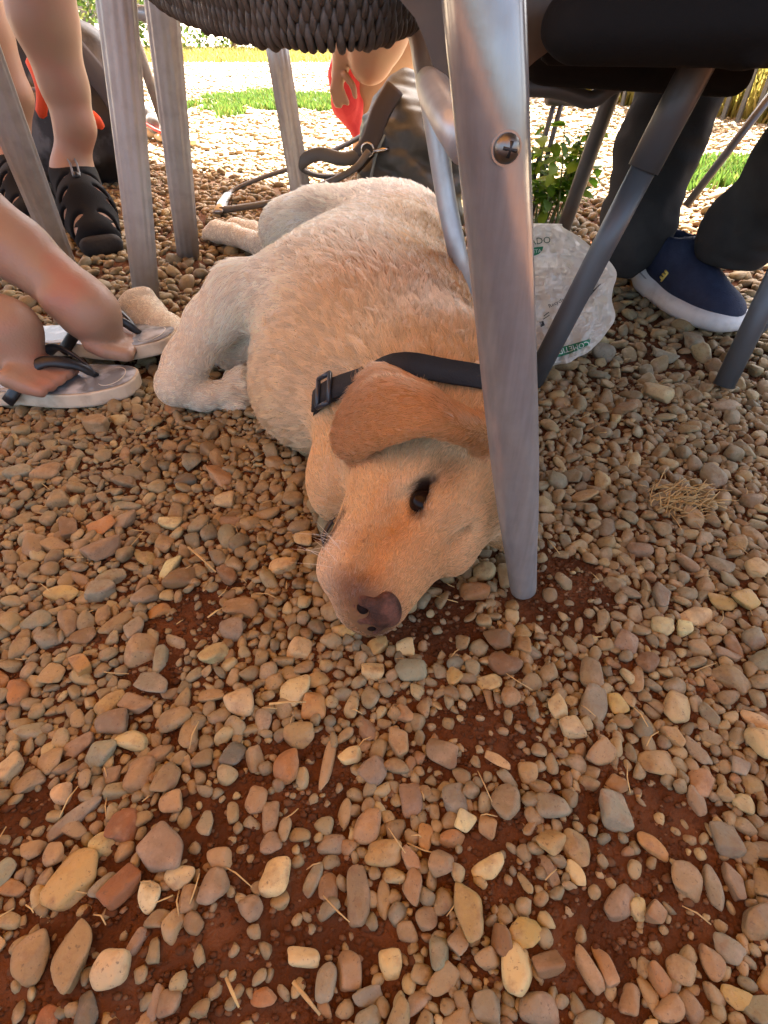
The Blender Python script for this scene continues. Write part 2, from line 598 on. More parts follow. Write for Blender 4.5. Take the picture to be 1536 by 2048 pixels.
# stones one can find again in the photograph: ends of the long axis, width, colour (crop pixels)
CROPS = {'A': (300, 1200, 1.536), 'B': (0, 1400, 2.4), 'C': (900, 1400, 2.415), 'D': (0, 820, 2.4), 'E': (1100, 850, 3.523), 'F': (560, 680, 2.743)}
MARKED = {
 'A': [(640,795,642,990,76,'p'),(718,825,722,968,54,'t'),(945,845,1030,1030,92,'y'),(1315,700,1312,812,82,'t'),(1385,630,1490,640,96,'g'),
       (228,322,322,282,84,'c'),(395,262,490,262,84,'c'),(400,562,432,442,82,'o'),(798,530,806,650,74,'p'),(682,620,662,734,86,'t'),
       (220,450,296,462,70,'d'),(406,392,502,402,68,'t'),(744,185,852,212,66,'g'),(972,194,1020,196,52,'w'),(414,128,490,132,66,'c'),
       (205,75,284,72,62,'p'),(140,286,228,262,46,'t'),(642,530,728,494,72,'p'),(896,604,978,604,82,'g'),(940,664,1004,690,62,'w'),
       (1012,672,1068,694,58,'t'),(856,676,840,766,50,'o'),(912,760,882,850,74,'t'),(334,840,428,840,88,'c'),(472,900,530,775,42,'g'),
       (512,862,576,862,68,'b'),(608,580,588,690,50,'t'),(740,370,796,455,64,'t'),(668,340,668,410,56,'p'),(746,246,708,270,46,'c'),
       (650,200,728,196,48,'c'),(912,200,962,230,56,'y'),(766,300,796,360,52,'t'),(800,262,848,264,50,'c'),(330,740,404,738,54,'p'),
       (320,660,296,700,48,'g'),(370,596,358,708,54,'p'),(250,600,256,676,40,'c'),(470,500,462,570,44,'c'),(524,580,556,410,40,'t'),
       (1280,310,1230,350,60,'c'),(1060,290,1025,290,62,'t'),(1140,285,1080,285,56,'t'),(560,1090,512,1230,66,'g'),(604,1055,606,1190,86,'t'),
       (700,1100,776,1104,66,'c'),(936,1110,870,1226,62,'t'),(1040,1190,1030,1300,90,'g'),(1200,1190,1200,1300,130,'p'),(1440,1180,1380,1040,54,'t')],
 'B': [(432,68,612,66,110,'p'),(262,215,432,120,82,'p'),(400,290,520,150,130,'g'),(580,345,728,320,128,'t'),(190,640,500,415,66,'g'),
       (510,570,650,580,128,'r'),(390,700,546,640,104,'c'),(650,700,888,680,190,'p'),(228,830,440,860,215,'y'),(490,980,670,780,120,'r'),
       (655,945,770,945,112,'w'),(790,830,925,860,92,'c'),(945,900,1098,890,124,'p'),(850,950,950,960,100,'t'),(985,770,1110,740,88,'t'),
       (230,1380,440,1010,165,'t'),(40,1260,220,1200,180,'t'),(440,1250,595,1330,150,'c'),(780,1150,880,1020,98,'t'),(590,1235,695,1085,58,'p'),
       (700,1200,780,1190,84,'g'),(950,575,1030,590,100,'g'),(1190,660,1280,690,84,'p'),(1245,840,1390,850,130,'c'),(0,1200,120,1120,60,'t'),
       (70,700,180,700,72,'t'),(215,430,310,420,90,'c'),(480,350,570,320,84,'p'),(750,480,880,460,96,'t'),(745,1440,860,1440,96,'p'),
       (320,1500,450,1480,150,'d'),(690,1540,760,1350,60,'p'),(800,1380,895,1310,70,'t'),(130,1540,250,1530,110,'r')],
 'C': [(1085,790,1255,880,142,'t'),(1270,740,1345,1000,92,'g'),(1360,740,1465,950,92,'p'),(1180,370,1305,370,110,'t'),(1300,640,1445,650,130,'g'),
       (1225,1230,1355,1300,112,'t'),(1330,1380,1495,1480,86,'y'),(935,1300,1050,1550,66,'t'),(1120,1380,1240,1555,92,'p'),(605,1170,760,1400,84,'t'),
       (705,1150,845,1370,60,'c'),(970,970,1080,1040,110,'t'),(885,990,970,1000,86,'c'),(1060,1220,1200,1360,120,'t'),(340,1380,480,1560,150,'t'),
       (75,1560,210,1370,120,'g'),(440,720,520,890,62,'p'),(345,810,412,930,52,'c'),(320,960,402,1000,80,'o'),(430,1090,500,1180,74,'t'),
       (330,320,430,350,88,'t'),(395,200,475,250,80,'g'),(170,250,310,310,50,'c'),(235,330,330,410,50,'c'),(500,240,500,350,64,'g'),
       (780,350,880,420,64,'g'),(1155,140,1270,290,70,'g'),(860,180,915,270,54,'t'),(530,130,660,110,96,'c'),(1380,290,1485,320,84,'g')],
 'D': [(1020,400,1132,410,82,'c'),(1285,720,1430,715,80,'c'),(752,775,855,670,72,'w'),(770,790,935,770,86,'b'),(1045,720,1130,815,66,'b'),
       (1062,905,1232,915,92,'t'),(170,850,368,850,78,'y'),(380,880,525,800,100,'g'),(445,770,592,768,70,'g'),(415,700,572,590,118,'p'),
       (750,530,875,510,68,'c'),(525,515,648,505,82,'p'),(615,865,755,860,96,'p'),(680,950,805,915,60,'o'),(460,1060,625,940,66,'t'),
       (580,1060,690,970,100,'g'),(310,1060,450,1050,72,'b'),(430,960,515,950,88,'t'),(580,1140,738,1110,130,'t'),(735,1230,770,1100,70,'g'),
       (635,1270,820,1290,96,'g'),(165,1290,285,1190,110,'t'),(145,1090,265,1050,100,'g'),(560,1360,710,1410,90,'p'),(940,1350,1078,1320,80,'t'),
       (1040,1030,1168,1030,104,'p'),(1240,1000,1308,1000,96,'c'),(1405,590,1500,590,80,'c'),(1090,700,1160,740,60,'c'),(520,410,675,450,52,'g'),
       (520,290,655,340,64,'p'),(148,290,285,290,80,'t'),(830,315,955,315,66,'d'),(1015,260,1100,330,84,'t'),(1258,240,1370,240,68,'t'),
       (395,60,540,80,90,'t'),(655,240,745,240,72,'t'),(1370,320,1475,310,72,'t'),(440,205,535,205,60,'d'),(740,610,832,610,88,'t'),
       (1040,515,1158,510,70,'p'),(1205,470,1345,470,56,'t'),(10,290,160,280,84,'g'),(620,170,690,170,62,'c'),(1110,130,1200,140,54,'t'),
       (1370,1110,1485,1130,96,'c'),(1065,1255,1140,1255,80,'p'),(1260,1290,1365,1260,70,'t')],
 'E': [(1075,270,1235,400,150,'g'),(635,600,765,620,100,'p'),(1030,1010,1130,1030,66,'w'),(900,1385,1040,1390,124,'w'),(720,1370,895,1410,120,'c'),
       (1355,1490,1530,1500,140,'g'),(1170,1680,1430,1850,140,'t'),(640,1650,635,1850,96,'t'),(360,840,470,870,120,'p'),(755,860,850,870,100,'t'),
       (505,1150,640,1150,110,'p'),(1020,790,1160,770,76,'t'),(1120,1170,1330,1270,110,'y'),(990,1540,1150,1540,110,'t'),(1210,1060,1380,1080,80,'t'),
       (345,1330,450,1340,100,'o'),(1180,1570,1400,1630,80,'p'),(680,1010,770,1060,76,'p'),(650,940,760,950,76,'t')],
 'F': [(70,1060,178,1060,86,'w'),(1075,1480,1170,1490,90,'w'),(970,1610,1065,1610,86,'c'),(635,1640,745,1640,100,'c'),(480,1640,600,1600,90,'y'),
       (665,1430,760,1400,80,'t'),(770,1330,895,1330,56,'t'),(1285,1550,1395,1560,90,'t'),(30,780,140,720,66,'t'),(30,1650,160,1660,100,'c'),
       (0,1200,100,1190,84,'c'),(30,990,165,990,70,'p'),(60,1280,145,1300,80,'b')],
}
marked = []
for key, rows in MARKED.items():
    ox, oy, sc = CROPS[key]
    for x1, y1, x2, y2, w, c in rows:
        a, b = P(ox + x1 / sc, oy + y1 / sc, .008), P(ox + x2 / sc, oy + y2 / sc, .008)
        m = (a + b) / 2
        Z = to_px(m)[2]
        L = np.linalg.norm((b - a)[:2])
        ww = w / sc * Z / FPX
        d = (b - a)[:2] / (L + 1e-9)
        # the measured width also shows some of the stone's height; undo the tilt of the ground roughly
        ww *= (1 + .25 * abs(d[0]))
        marked.append([m[0], m[1], L / 2, ww / 2, math.atan2(d[1], d[0]), c])
# keep one of stones that were listed from two crops
keep = []
for q in marked:
    if all(math.hypot(q[0] - k[0], q[1] - k[1]) > .55 * (min(q[2], q[3]) + min(k[2], k[3])) + .002 for k in keep):
        keep.append(q)
marked = keep

# ---- scatter the rest around them
class Grid:
    def __init__(s, c=.03):
        s.c, s.d = c, {}
    def near(s, x, y):
        i, j = int(x // s.c), int(y // s.c)
        for a in (i - 1, i, i + 1):
            for b in (j - 1, j, j + 1):
                yield from s.d.get((a, b), ())
    def add(s, x, y, r):
        s.d.setdefault((int(x // s.c), int(y // s.c)), []).append((x, y, r))
    def free(s, x, y, r, k):
        for (a, b, q) in s.near(x, y):
            if (a - x) ** 2 + (b - y) ** 2 < (k * (r + q)) ** 2:
                return False
        return True

BARE = [(P(860, 1230), .05), (P(1120, 1180), .05), (P(620, 1560), .035), (P(300, 1950), .06), (P(1330, 1760), .05), (P(930, 1480), .035), (P(330, 1290), .04), (P(420, 1880), .085), (P(250, 1840), .05), (P(90, 1990), .05), (P(1300, 1680), .05), (P(1400, 1800), .03), (P(380, 1230), .035), (P(520, 2000), .04),
        (P(1010, 1480), .03), (P(1130, 1160), .04), (P(60, 1650), .03), (P(1180, 1900), .03), (P(480, 1620), .03), (P(760, 1900), .02), (P(980, 1720), .03)]
def bare(x, y):
    b = 0
    for c, r in BARE:
        d = math.hypot(x - c[0], y - c[1]) / r
        b = max(b, 1.25 - d)
    return b

G = Grid(.045)
stones = []                                        # x, y, a, b, c(half height), yaw, z, colour key or None
for x, y, a, b, yaw, c in marked:
    a, b = min(a, .034), min(b, .026)
    hh = min(a, b) * random.uniform(.6, .85)
    stones.append((x, y, a, b, hh, yaw, hh * .55, c))
    e = (a * b) ** .5
    if a > 1.5 * b:
        for t in (-.5, .5):
            G.add(x + t * a * math.cos(yaw), y + t * a * math.sin(yaw), b * .86)
    else:
        G.add(x, y, e * .88)
NMARK = len(stones)
def half_width(y):                                 # visible half-width of the ground at distance y
    return .30 + .74 * y
tries = 0
for lo, hi, n in ((.0125, .018, 900), (.0085, .0125, 9000), (.006, .0085, 16000), (.0038, .006, 24000)):
    for _ in range(n):
        y = .02 + 2.35 * random.random() ** .8
        x = random.uniform(-1, 1) * half_width(y)
        if y < .65 and ((lo > .012 and random.random() < .85) or (lo > .008 and random.random() < .5)):
            continue
        if lo < .005 and y > 1.1:
            continue
        r = random.uniform(lo, hi)
        bb = bare(x, y)
        if bb > 0 and random.random() < min(1, bb * 2.4) * (.98 if r > .005 else .9):
            continue
        if y < .75 and mnoise.noise((x * 11, y * 11, 3.3)) > .26 and random.random() < .72 and r > .005:
            continue
        if not G.free(x, y, r, .86 if y < 1 else .8):
            continue
        G.add(x, y, r)
        el = random.uniform(1.0, 1.5)
        hh = r * random.uniform(.5, .85)
        stones.append((x, y, r * el, r / el ** .4, hh, random.uniform(0, 6.3), hh * random.uniform(.35, .75), None))
for lo, hi, n in ((.0070, .0100, 1800), (.0045, .0070, 14000), (.0026, .0045, 26000), (.0017, .0026, 14000)):
    for _ in range(n):                             # smaller stones close to the camera
        y = random.uniform(.0, .75)
        x = random.uniform(-1, 1) * half_width(y)
        r = random.uniform(lo, hi)
        bb = bare(x, y)
        if bb > 0 and random.random() < min(1, bb * 2.4) * (.97 if r > .004 else .88):
            continue
        if not G.free(x, y, r, .72):
            continue
        G.add(x, y, r)
        el = random.uniform(1.0, 1.5)
        hh = r * random.uniform(.55, .9)
        stones.append((x, y, r * el, r / el ** .4, hh, random.uniform(0, 6.3), hh * random.uniform(.15, .65), None))
# a second layer lying on the first
G2 = Grid(.045)
for _ in range(16000):
    y = .05 + 2.3 * random.random() ** 1.1
    x = random.uniform(-1, 1) * half_width(y)
    r = random.uniform(.005, .0115)
    if bare(x, y) > -.35 or mnoise.noise((x * 6, y * 6, 9.1)) < (-.2 if y < .6 else -.4):
        continue
    if any(math.hypot(x - q[0], y - q[1]) < q[2] + .6 * r for q in stones[:NMARK]):
        continue
    if not G2.free(x, y, r, .95):
        continue
    G2.add(x, y, r)
    el = random.uniform(1.0, 1.5)
    hh = r * random.uniform(.5, .8)
    stones.append((x, y, r * el, r / el ** .4, hh, random.uniform(0, 6.3), .009 + hh * .55, None))
# far stones in the sun
for _ in range(17000):
    y = 2.3 + 6.5 * random.random() ** 1.5
    x = random.uniform(-1, 1) * half_width(y)
    r = random.uniform(.008, .017)
    hh = r * .6
    stones.append((x, y, r * random.uniform(1, 1.5), r, hh, random.uniform(0, 6.3), hh * .5, None))

def gh1(xs, ys):
    return ground_height(np.asarray(xs, float), np.asarray(ys, float)) - .003

S = stones
GZ = gh1([s[0] for s in S], [s[1] for s in S])
# the 300 stones that show largest become pebbles of their own, the rest one mass
def shown(i):
    x, y, a, b, c, yaw, z, k = S[i]
    px, py, Z = to_px((x, y, z))
    inside = -30 < px < 1566 and -30 < py < 2078
    return (a * b) ** .5 / Z * (1 if inside else .0) * (1.15 if k else 1)
near = [i for i in range(len(S)) if S[i][1] < 1.3]
order = sorted(near, key=shown, reverse=True)
single = set(order[:298])
for n, i in enumerate(sorted(single)):
    x, y, a, b, c, yaw, z, k = S[i]
    o = bpy.data.objects.new('pebble', BIG[n % len(BIG)])
    COL.objects.link(o)
    o.parent = ground
    o.location = (x, y, GZ[i] + z)
    o.scale = (a, b, c)
    o.rotation_euler = (random.uniform(-.18, .18), random.uniform(-.18, .18), yaw)
    key = k or random.choice('tttppcgggboyt')
    j = random.uniform(.85, 1.15)
    o.color = (*[min(.8, v * j * random.uniform(.94, 1.06)) for v in PCOL[key]], 1)

def scatter_mesh(ids, lv):
    shapes, f = SH[lv]
    V, Fc, off = [], [], 0
    nv = len(shapes[0])
    for i in ids:
        x, y, a, b, c, yaw, z, k = S[i]
        v = shapes[random.randrange(len(shapes))] * (a, b, c)
        ca, sa = math.cos(yaw), math.sin(yaw)
        t1, t2 = random.uniform(-.35, .35), random.uniform(-.35, .35)
        zz = v[:, 2] + v[:, 0] * t1 + v[:, 1] * t2
        V.append(np.stack([x + v[:, 0] * ca - v[:, 1] * sa, y + v[:, 0] * sa + v[:, 1] * ca, GZ[i] + z + zz], 1))
        Fc.append(f + off)
        off += nv
    return np.vstack(V), np.vstack(Fc)
rest = [i for i in range(len(S)) if i not in single]
ids3 = [i for i in rest if S[i][1] < .95 and S[i][2] > .006]
s3 = set(ids3)
ids2 = [i for i in rest if S[i][1] < 1.9 and i not in s3]
s2 = set(ids2)
ids1 = [i for i in rest if i not in s3 and i not in s2]
parts, off = [], 0
VV, FF = [], []
for ids, lv in ((ids3, 3), (ids2, 2), (ids1, 1)):
    if ids:
        v, f = scatter_mesh(ids, lv)
        VV.append(v)
        FF.append(f + off)
        off += len(v)
gx, gy = rng.uniform(-.75, .75, 52000), rng.uniform(.0, .80, 52000)
gk = (np.abs(gx) < .28 + .74 * gy)
gx, gy = gx[gk], gy[gk]
gz = gh1(gx, gy)
gr = rng.uniform(.0006, .0022, len(gx)) * (1 + .6 * (rng.random(len(gx)) < .08))
gs = np.array(SH[1][0])[rng.integers(0, 8, len(gx))] * (gr[:, None, None] * np.array([1.2, 1, .8])) + np.stack([gx, gy, gz + gr * .3], 1)[:, None, :]
gf = SH[1][1][None] + (np.arange(len(gx)) * gs.shape[1])[:, None, None]
M_GRIT = mat('red_grit', rough=.95, spec=.1)
g_ = M_GRIT.node_tree.nodes.new('ShaderNodeNewGeometry')
r_ = ramp_node(M_GRIT.node_tree, [(0, (.06, .024, .010)), (.35, (.10, .042, .018)), (.7, (.075, .03, .013)), (.88, (.13, .07, .035)), (1, (.24, .15, .085))])
M_GRIT.node_tree.links.new(g_.outputs['Random Per Island'], r_.inputs[0])
M_GRIT.node_tree.links.new(r_.outputs[0], M_GRIT.node_tree.nodes['Principled BSDF'].inputs['Base Color'])
obj('grit', mesh_from(gs.reshape(-1, 3), gf.reshape(-1, 3)), M_GRIT, ground, kind='stuff')
obj('gravel', mesh_from(np.vstack(VV), np.vstack(FF)), M_GRAVEL, ground, kind='stuff')
print('stones', len(S), 'marked', NMARK, len(ids3), len(ids2), len(ids1))
# ------------------------------------------------------------------ unseen cloth canopy, added to shade the tables and warm their light
def fabric_mat(name, rgb, trans):
    m = bpy.data.materials.new(name)
    m.use_nodes = True
    nt = m.node_tree
    nt.nodes.remove(nt.nodes['Principled BSDF'])
    d = nt.nodes.new('ShaderNodeBsdfDiffuse')
    t = nt.nodes.new('ShaderNodeBsdfTranslucent')
    d.inputs[0].default_value = (*rgb, 1)
    t.inputs[0].default_value = (*trans, 1)
    x = nt.nodes.new('ShaderNodeMixShader')
    x.inputs[0].default_value = .5
    nt.links.new(d.outputs[0], x.inputs[1])
    nt.links.new(t.outputs[0], x.inputs[2])
    nt.links.new(x.outputs[0], nt.nodes['Material Output'].inputs[0])
    return m

AWN_H = 2.35
shift = Vector((SUNV.x, SUNV.y, 0)) * (AWN_H / SUNV.z)
eA, eB = Vector(P(450, 352)), Vector(P(1300, 500))           # where the shade ends on the ground
e = (eB - eA).normalized()
back = Vector((e.y, -e.x, 0))
if back.y > 0:
    back = -back
cA, cB = eA - e * 3.2 + shift, eB + e * 2.6 + shift
cA.z = cB.z = AWN_H
added_awning = thing('added_awning', 'unseen sand coloured cloth added overhead to shade the tables and warm their light', 'added_awning', tuple((cA + cB) / 2 + back * 2))
mb = MB()
nu, nv = 24, 20
DEPTH = 5.2
V = []
for i in range(nu + 1):
    for j in range(nv + 1):
        p = cA + (cB - cA) * (i / nu) + back * DEPTH * (j / nv)
        s = math.sin(math.pi * i / nu * 3) ** 2 * .06 + math.sin(math.pi * j / nv) * .07
        V.append((p.x, p.y, AWN_H - s * (1 if 0 < j else 0)))
mb.add(V, [(i * (nv + 1) + j, (i + 1) * (nv + 1) + j, (i + 1) * (nv + 1) + j + 1, i * (nv + 1) + j + 1) for i in range(nu) for j in range(nv)])
child('cloth', mb.mesh(), fabric_mat('added_awning_cloth', (.60, .38, .20), (.15, .066, .016)), added_awning)
for c in (cA, cB, cA + back * DEPTH, cB + back * DEPTH):
    child('pole', MB().tube([(c.x, c.y, 0), (c.x, c.y, AWN_H + .02)], .025).mesh(), M_ALU, added_awning)

# ------------------------------------------------------------------ lawn, hedge and fence beyond the gravel
def blades(n, sample, hmin, hmax, w=.004, seed=1):
    r = np.random.default_rng(seed)
    xy = sample(n, r)
    n = len(xy)
    h = r.uniform(hmin, hmax, n)
    yaw = r.uniform(0, 6.28, n)
    lean = r.normal(0, .35, (n, 2)) * h[:, None]
    z0 = gh1(xy[:, 0], xy[:, 1])
    dx, dy = np.cos(yaw) * w, np.sin(yaw) * w
    a = np.stack([xy[:, 0] - dx, xy[:, 1] - dy, z0], 1)
    b = np.stack([xy[:, 0] + dx, xy[:, 1] + dy, z0], 1)
    m1 = np.stack([xy[:, 0] + lean[:, 0] * .4 + dx * .7, xy[:, 1] + lean[:, 1] * .4 + dy * .7, z0 + h * .6], 1)
    m0 = np.stack([xy[:, 0] + lean[:, 0] * .4 - dx * .7, xy[:, 1] + lean[:, 1] * .4 - dy * .7, z0 + h * .6], 1)
    t = np.stack([xy[:, 0] + lean[:, 0], xy[:, 1] + lean[:, 1], z0 + h], 1)
    V = np.stack([a, b, m1, m0, t], 1).reshape(-1, 3)
    o = np.arange(n)[:, None] * 5
    Fc = np.vstack([o + [0, 1, 2], o + [0, 2, 3], o + [3, 2, 4]])
    return mesh_from(V, Fc, False)

def leaf_mat(name, stops, trans=.35):
    m = bpy.data.materials.new(name)
    m.use_nodes = True
    nt = m.node_tree
    b = nt.nodes['Principled BSDF']
    b.inputs['Roughness'].default_value = .5
    b.inputs['Specular IOR Level'].default_value = .35
    g = nt.nodes.new('ShaderNodeNewGeometry')
    r = ramp_node(nt, stops)
    nt.links.new(g.outputs['Random Per Island'], r.inputs[0])
    nt.links.new(r.outputs[0], b.inputs['Base Color'])
    t = nt.nodes.new('ShaderNodeBsdfTranslucent')
    nt.links.new(r.outputs[0], t.inputs[0])
    x = nt.nodes.new('ShaderNodeMixShader')
    x.inputs[0].default_value = trans
    nt.links.new(b.outputs[0], x.inputs[1])
    nt.links.new(t.outputs[0], x.inputs[2])
    nt.links.new(x.outputs[0], nt.nodes['Material Output'].inputs[0])
    return m

M_GRASS = leaf_mat('lawn_grass', [(0, (.05, .11, .015)), (.4, (.08, .16, .025)), (.8, (.12, .18, .03)), (1, (.20, .19, .05))])
M_DRYGRASS = leaf_mat('yellow_grass', [(0, (.16, .17, .03)), (.4, (.26, .22, .05)), (.8, (.36, .27, .08)), (1, (.14, .18, .03))])

def in_ell(c, rx, ry, rot=0.0):
    def f(n, r):
        a = r.uniform(0, 6.28, n)
        q = np.sqrt(r.uniform(0, 1, n))
        x, y = np.cos(a) * q * rx, np.sin(a) * q * ry
        k = 1 + .22 * np.sin(3 * a + 1) + .12 * np.sin(7 * a)
        x, y = x * k, y * k
        nz = vnoise(np.stack([x, y, 0 * x], 1), 7, 3) + .6 * vnoise(np.stack([x, y, 0 * x], 1), 19, 4)
        kp = nz > -.55 + 1.1 * q ** 3
        x, y = x[kp], y[kp]
        return np.stack([c[0] + x * math.cos(rot) - y * math.sin(rot), c[1] + x * math.sin(rot) + y * math.cos(rot)], 1)
    return f

g1 = P(560, 205)
obj('grass', blades(16000, in_ell(g1, .62, .62, -.2), .015, .05, .005, 3), M_GRASS, kind='stuff', label='patch of green grass in the sunlit gravel behind the wicker chair', category='grass')
g2 = P(1430, 350)
obj('grass', blades(5000, in_ell(g2, .35, .28, 0), .015, .05, .005, 4), M_GRASS, kind='stuff', label='small patch of green grass behind the dark trousers', category='grass')
g3 = P(230, 108)
obj('grass', blades(9000, in_ell(g3, 1.3, .9, 0), .02, .06, .007, 5), M_DRYGRASS, kind='stuff', label='thin yellowish grass in the sun behind the bare legs', category='grass')
obj('lawn', blades(30000, lambda n, r: np.stack([r.uniform(-7, 7, n), 9.0 + 4 * r.uniform(0, 1, n) ** 1.0], 1), .03, .09, .012, 6), M_DRYGRASS, kind='stuff',
    label='long yellow green grass at the far edge of the yard', category='lawn')

M_PICKET = mat('fence_steel', (.05, .05, .05), .5)
M_POST = mat('fence_post_paint', (.55, .55, .52), .6)
fA, fB = Vector((.95, 5.3, 0)), Vector((2.35, 2.55, 0))
fence = thing('picket_fence', 'dark picket fence with pale posts at the back right of the yard', 'fence', tuple((fA + fB) / 2))
N = 34
pk = MB().box((0, 0, .45), (.011, .006, .45)).mesh(False)
for i in range(N + 1):
    p = fA + (fB - fA) * (i / N)
    post = i % 8 == 3
    if post:
        child('post', MB().tube([(p.x, p.y, 0), (p.x, p.y, 1.0)], .035).mesh(), M_POST, fence)
    else:
        o = obj('picket', pk, M_PICKET, fence)
        o.location = p - fence.location
        o.rotation_euler = (0, 0, math.atan2((fB - fA).y, (fB - fA).x))
for z in (.28, .86):
    child('rail', MB().tube([fA + Vector((0, .012, z)), fB + Vector((0, .012, z))], .012, 8).mesh(), M_PICKET, fence)
bk = (fB - fA).normalized()
bn = Vector((-bk.y, bk.x, 0))
if bn.y < 0:
    bn = -bn
def behind(n, r):
    t = r.uniform(-.1, 1.2, n)
    q = .08 + 1.0 * r.uniform(0, 1, n)
    return np.stack([fA.x + (fB.x - fA.x) * t + bn.x * q, fA.y + (fB.y - fA.y) * t + bn.y * q], 1)
obj('grass', blades(22000, behind, .06, .40, .008, 8), M_DRYGRASS, kind='stuff', label='tall dry yellow grass growing behind the picket fence', category='grass')

def bush_leaves(n, lo, hi, size, seed):
    r = np.random.default_rng(seed)
    c = r.uniform(lo, hi, (n, 3))
    k = vnoise(c, 1.6, 5) + .35 * vnoise(c, 5, 6)
    c = c[k > -.25]
    n = len(c)
    u = r.normal(size=(n, 3))
    u /= np.linalg.norm(u, axis=1)[:, None]
    w = np.cross(u, r.normal(size=(n, 3)))
    w /= np.linalg.norm(w, axis=1)[:, None]
    s = size * r.uniform(.6, 1.3, (n, 1))
    V = np.stack([c - u * s, c + w * s * .45, c + u * s, c - w * s * .45], 1).reshape(-1, 3)
    return mesh_from(V, np.arange(4 * n).reshape(-1, 4), False)
hedge = thing('hedge', 'long leafy hedge closing off the far end of the yard', 'hedge', (0, 13, 0))
child('foliage', bush_leaves(60000, (-11, 12.6, .02), (11, 14.6, 2.3), .06, 11), leaf_mat('hedge_leaves', [(0, (.04, .09, .012)), (.5, (.09, .15, .025)), (1, (.2, .2, .05))]), hedge)
for i in range(12):
    x = -10 + 1.8 * i
    child('stem', MB().tube([(x, 13.4, 0), (x + .1, 13.5, 1.0), (x - .1, 13.6, 2.0)], [.05, .035, .015], 8).mesh(), mat('hedge_bark', (.12, .08, .05), .9) if i == 0 else bpy.data.materials['hedge_bark'], hedge)
# ------------------------------------------------------------------ the dog
HR = np.array([[-0.4032, 0.8668, -0.2935], [-0.9142, -0.3959, 0.0869], [-0.0409, 0.3033, 0.952]])   # columns: forward, up, right of the head
HT = np.array([.0348, .3499, .0655])
HS = .943
def HD(f, u, r):                                   # head coordinates in metres -> world
    return HR @ (HS * np.array([f, u, r])) + HT

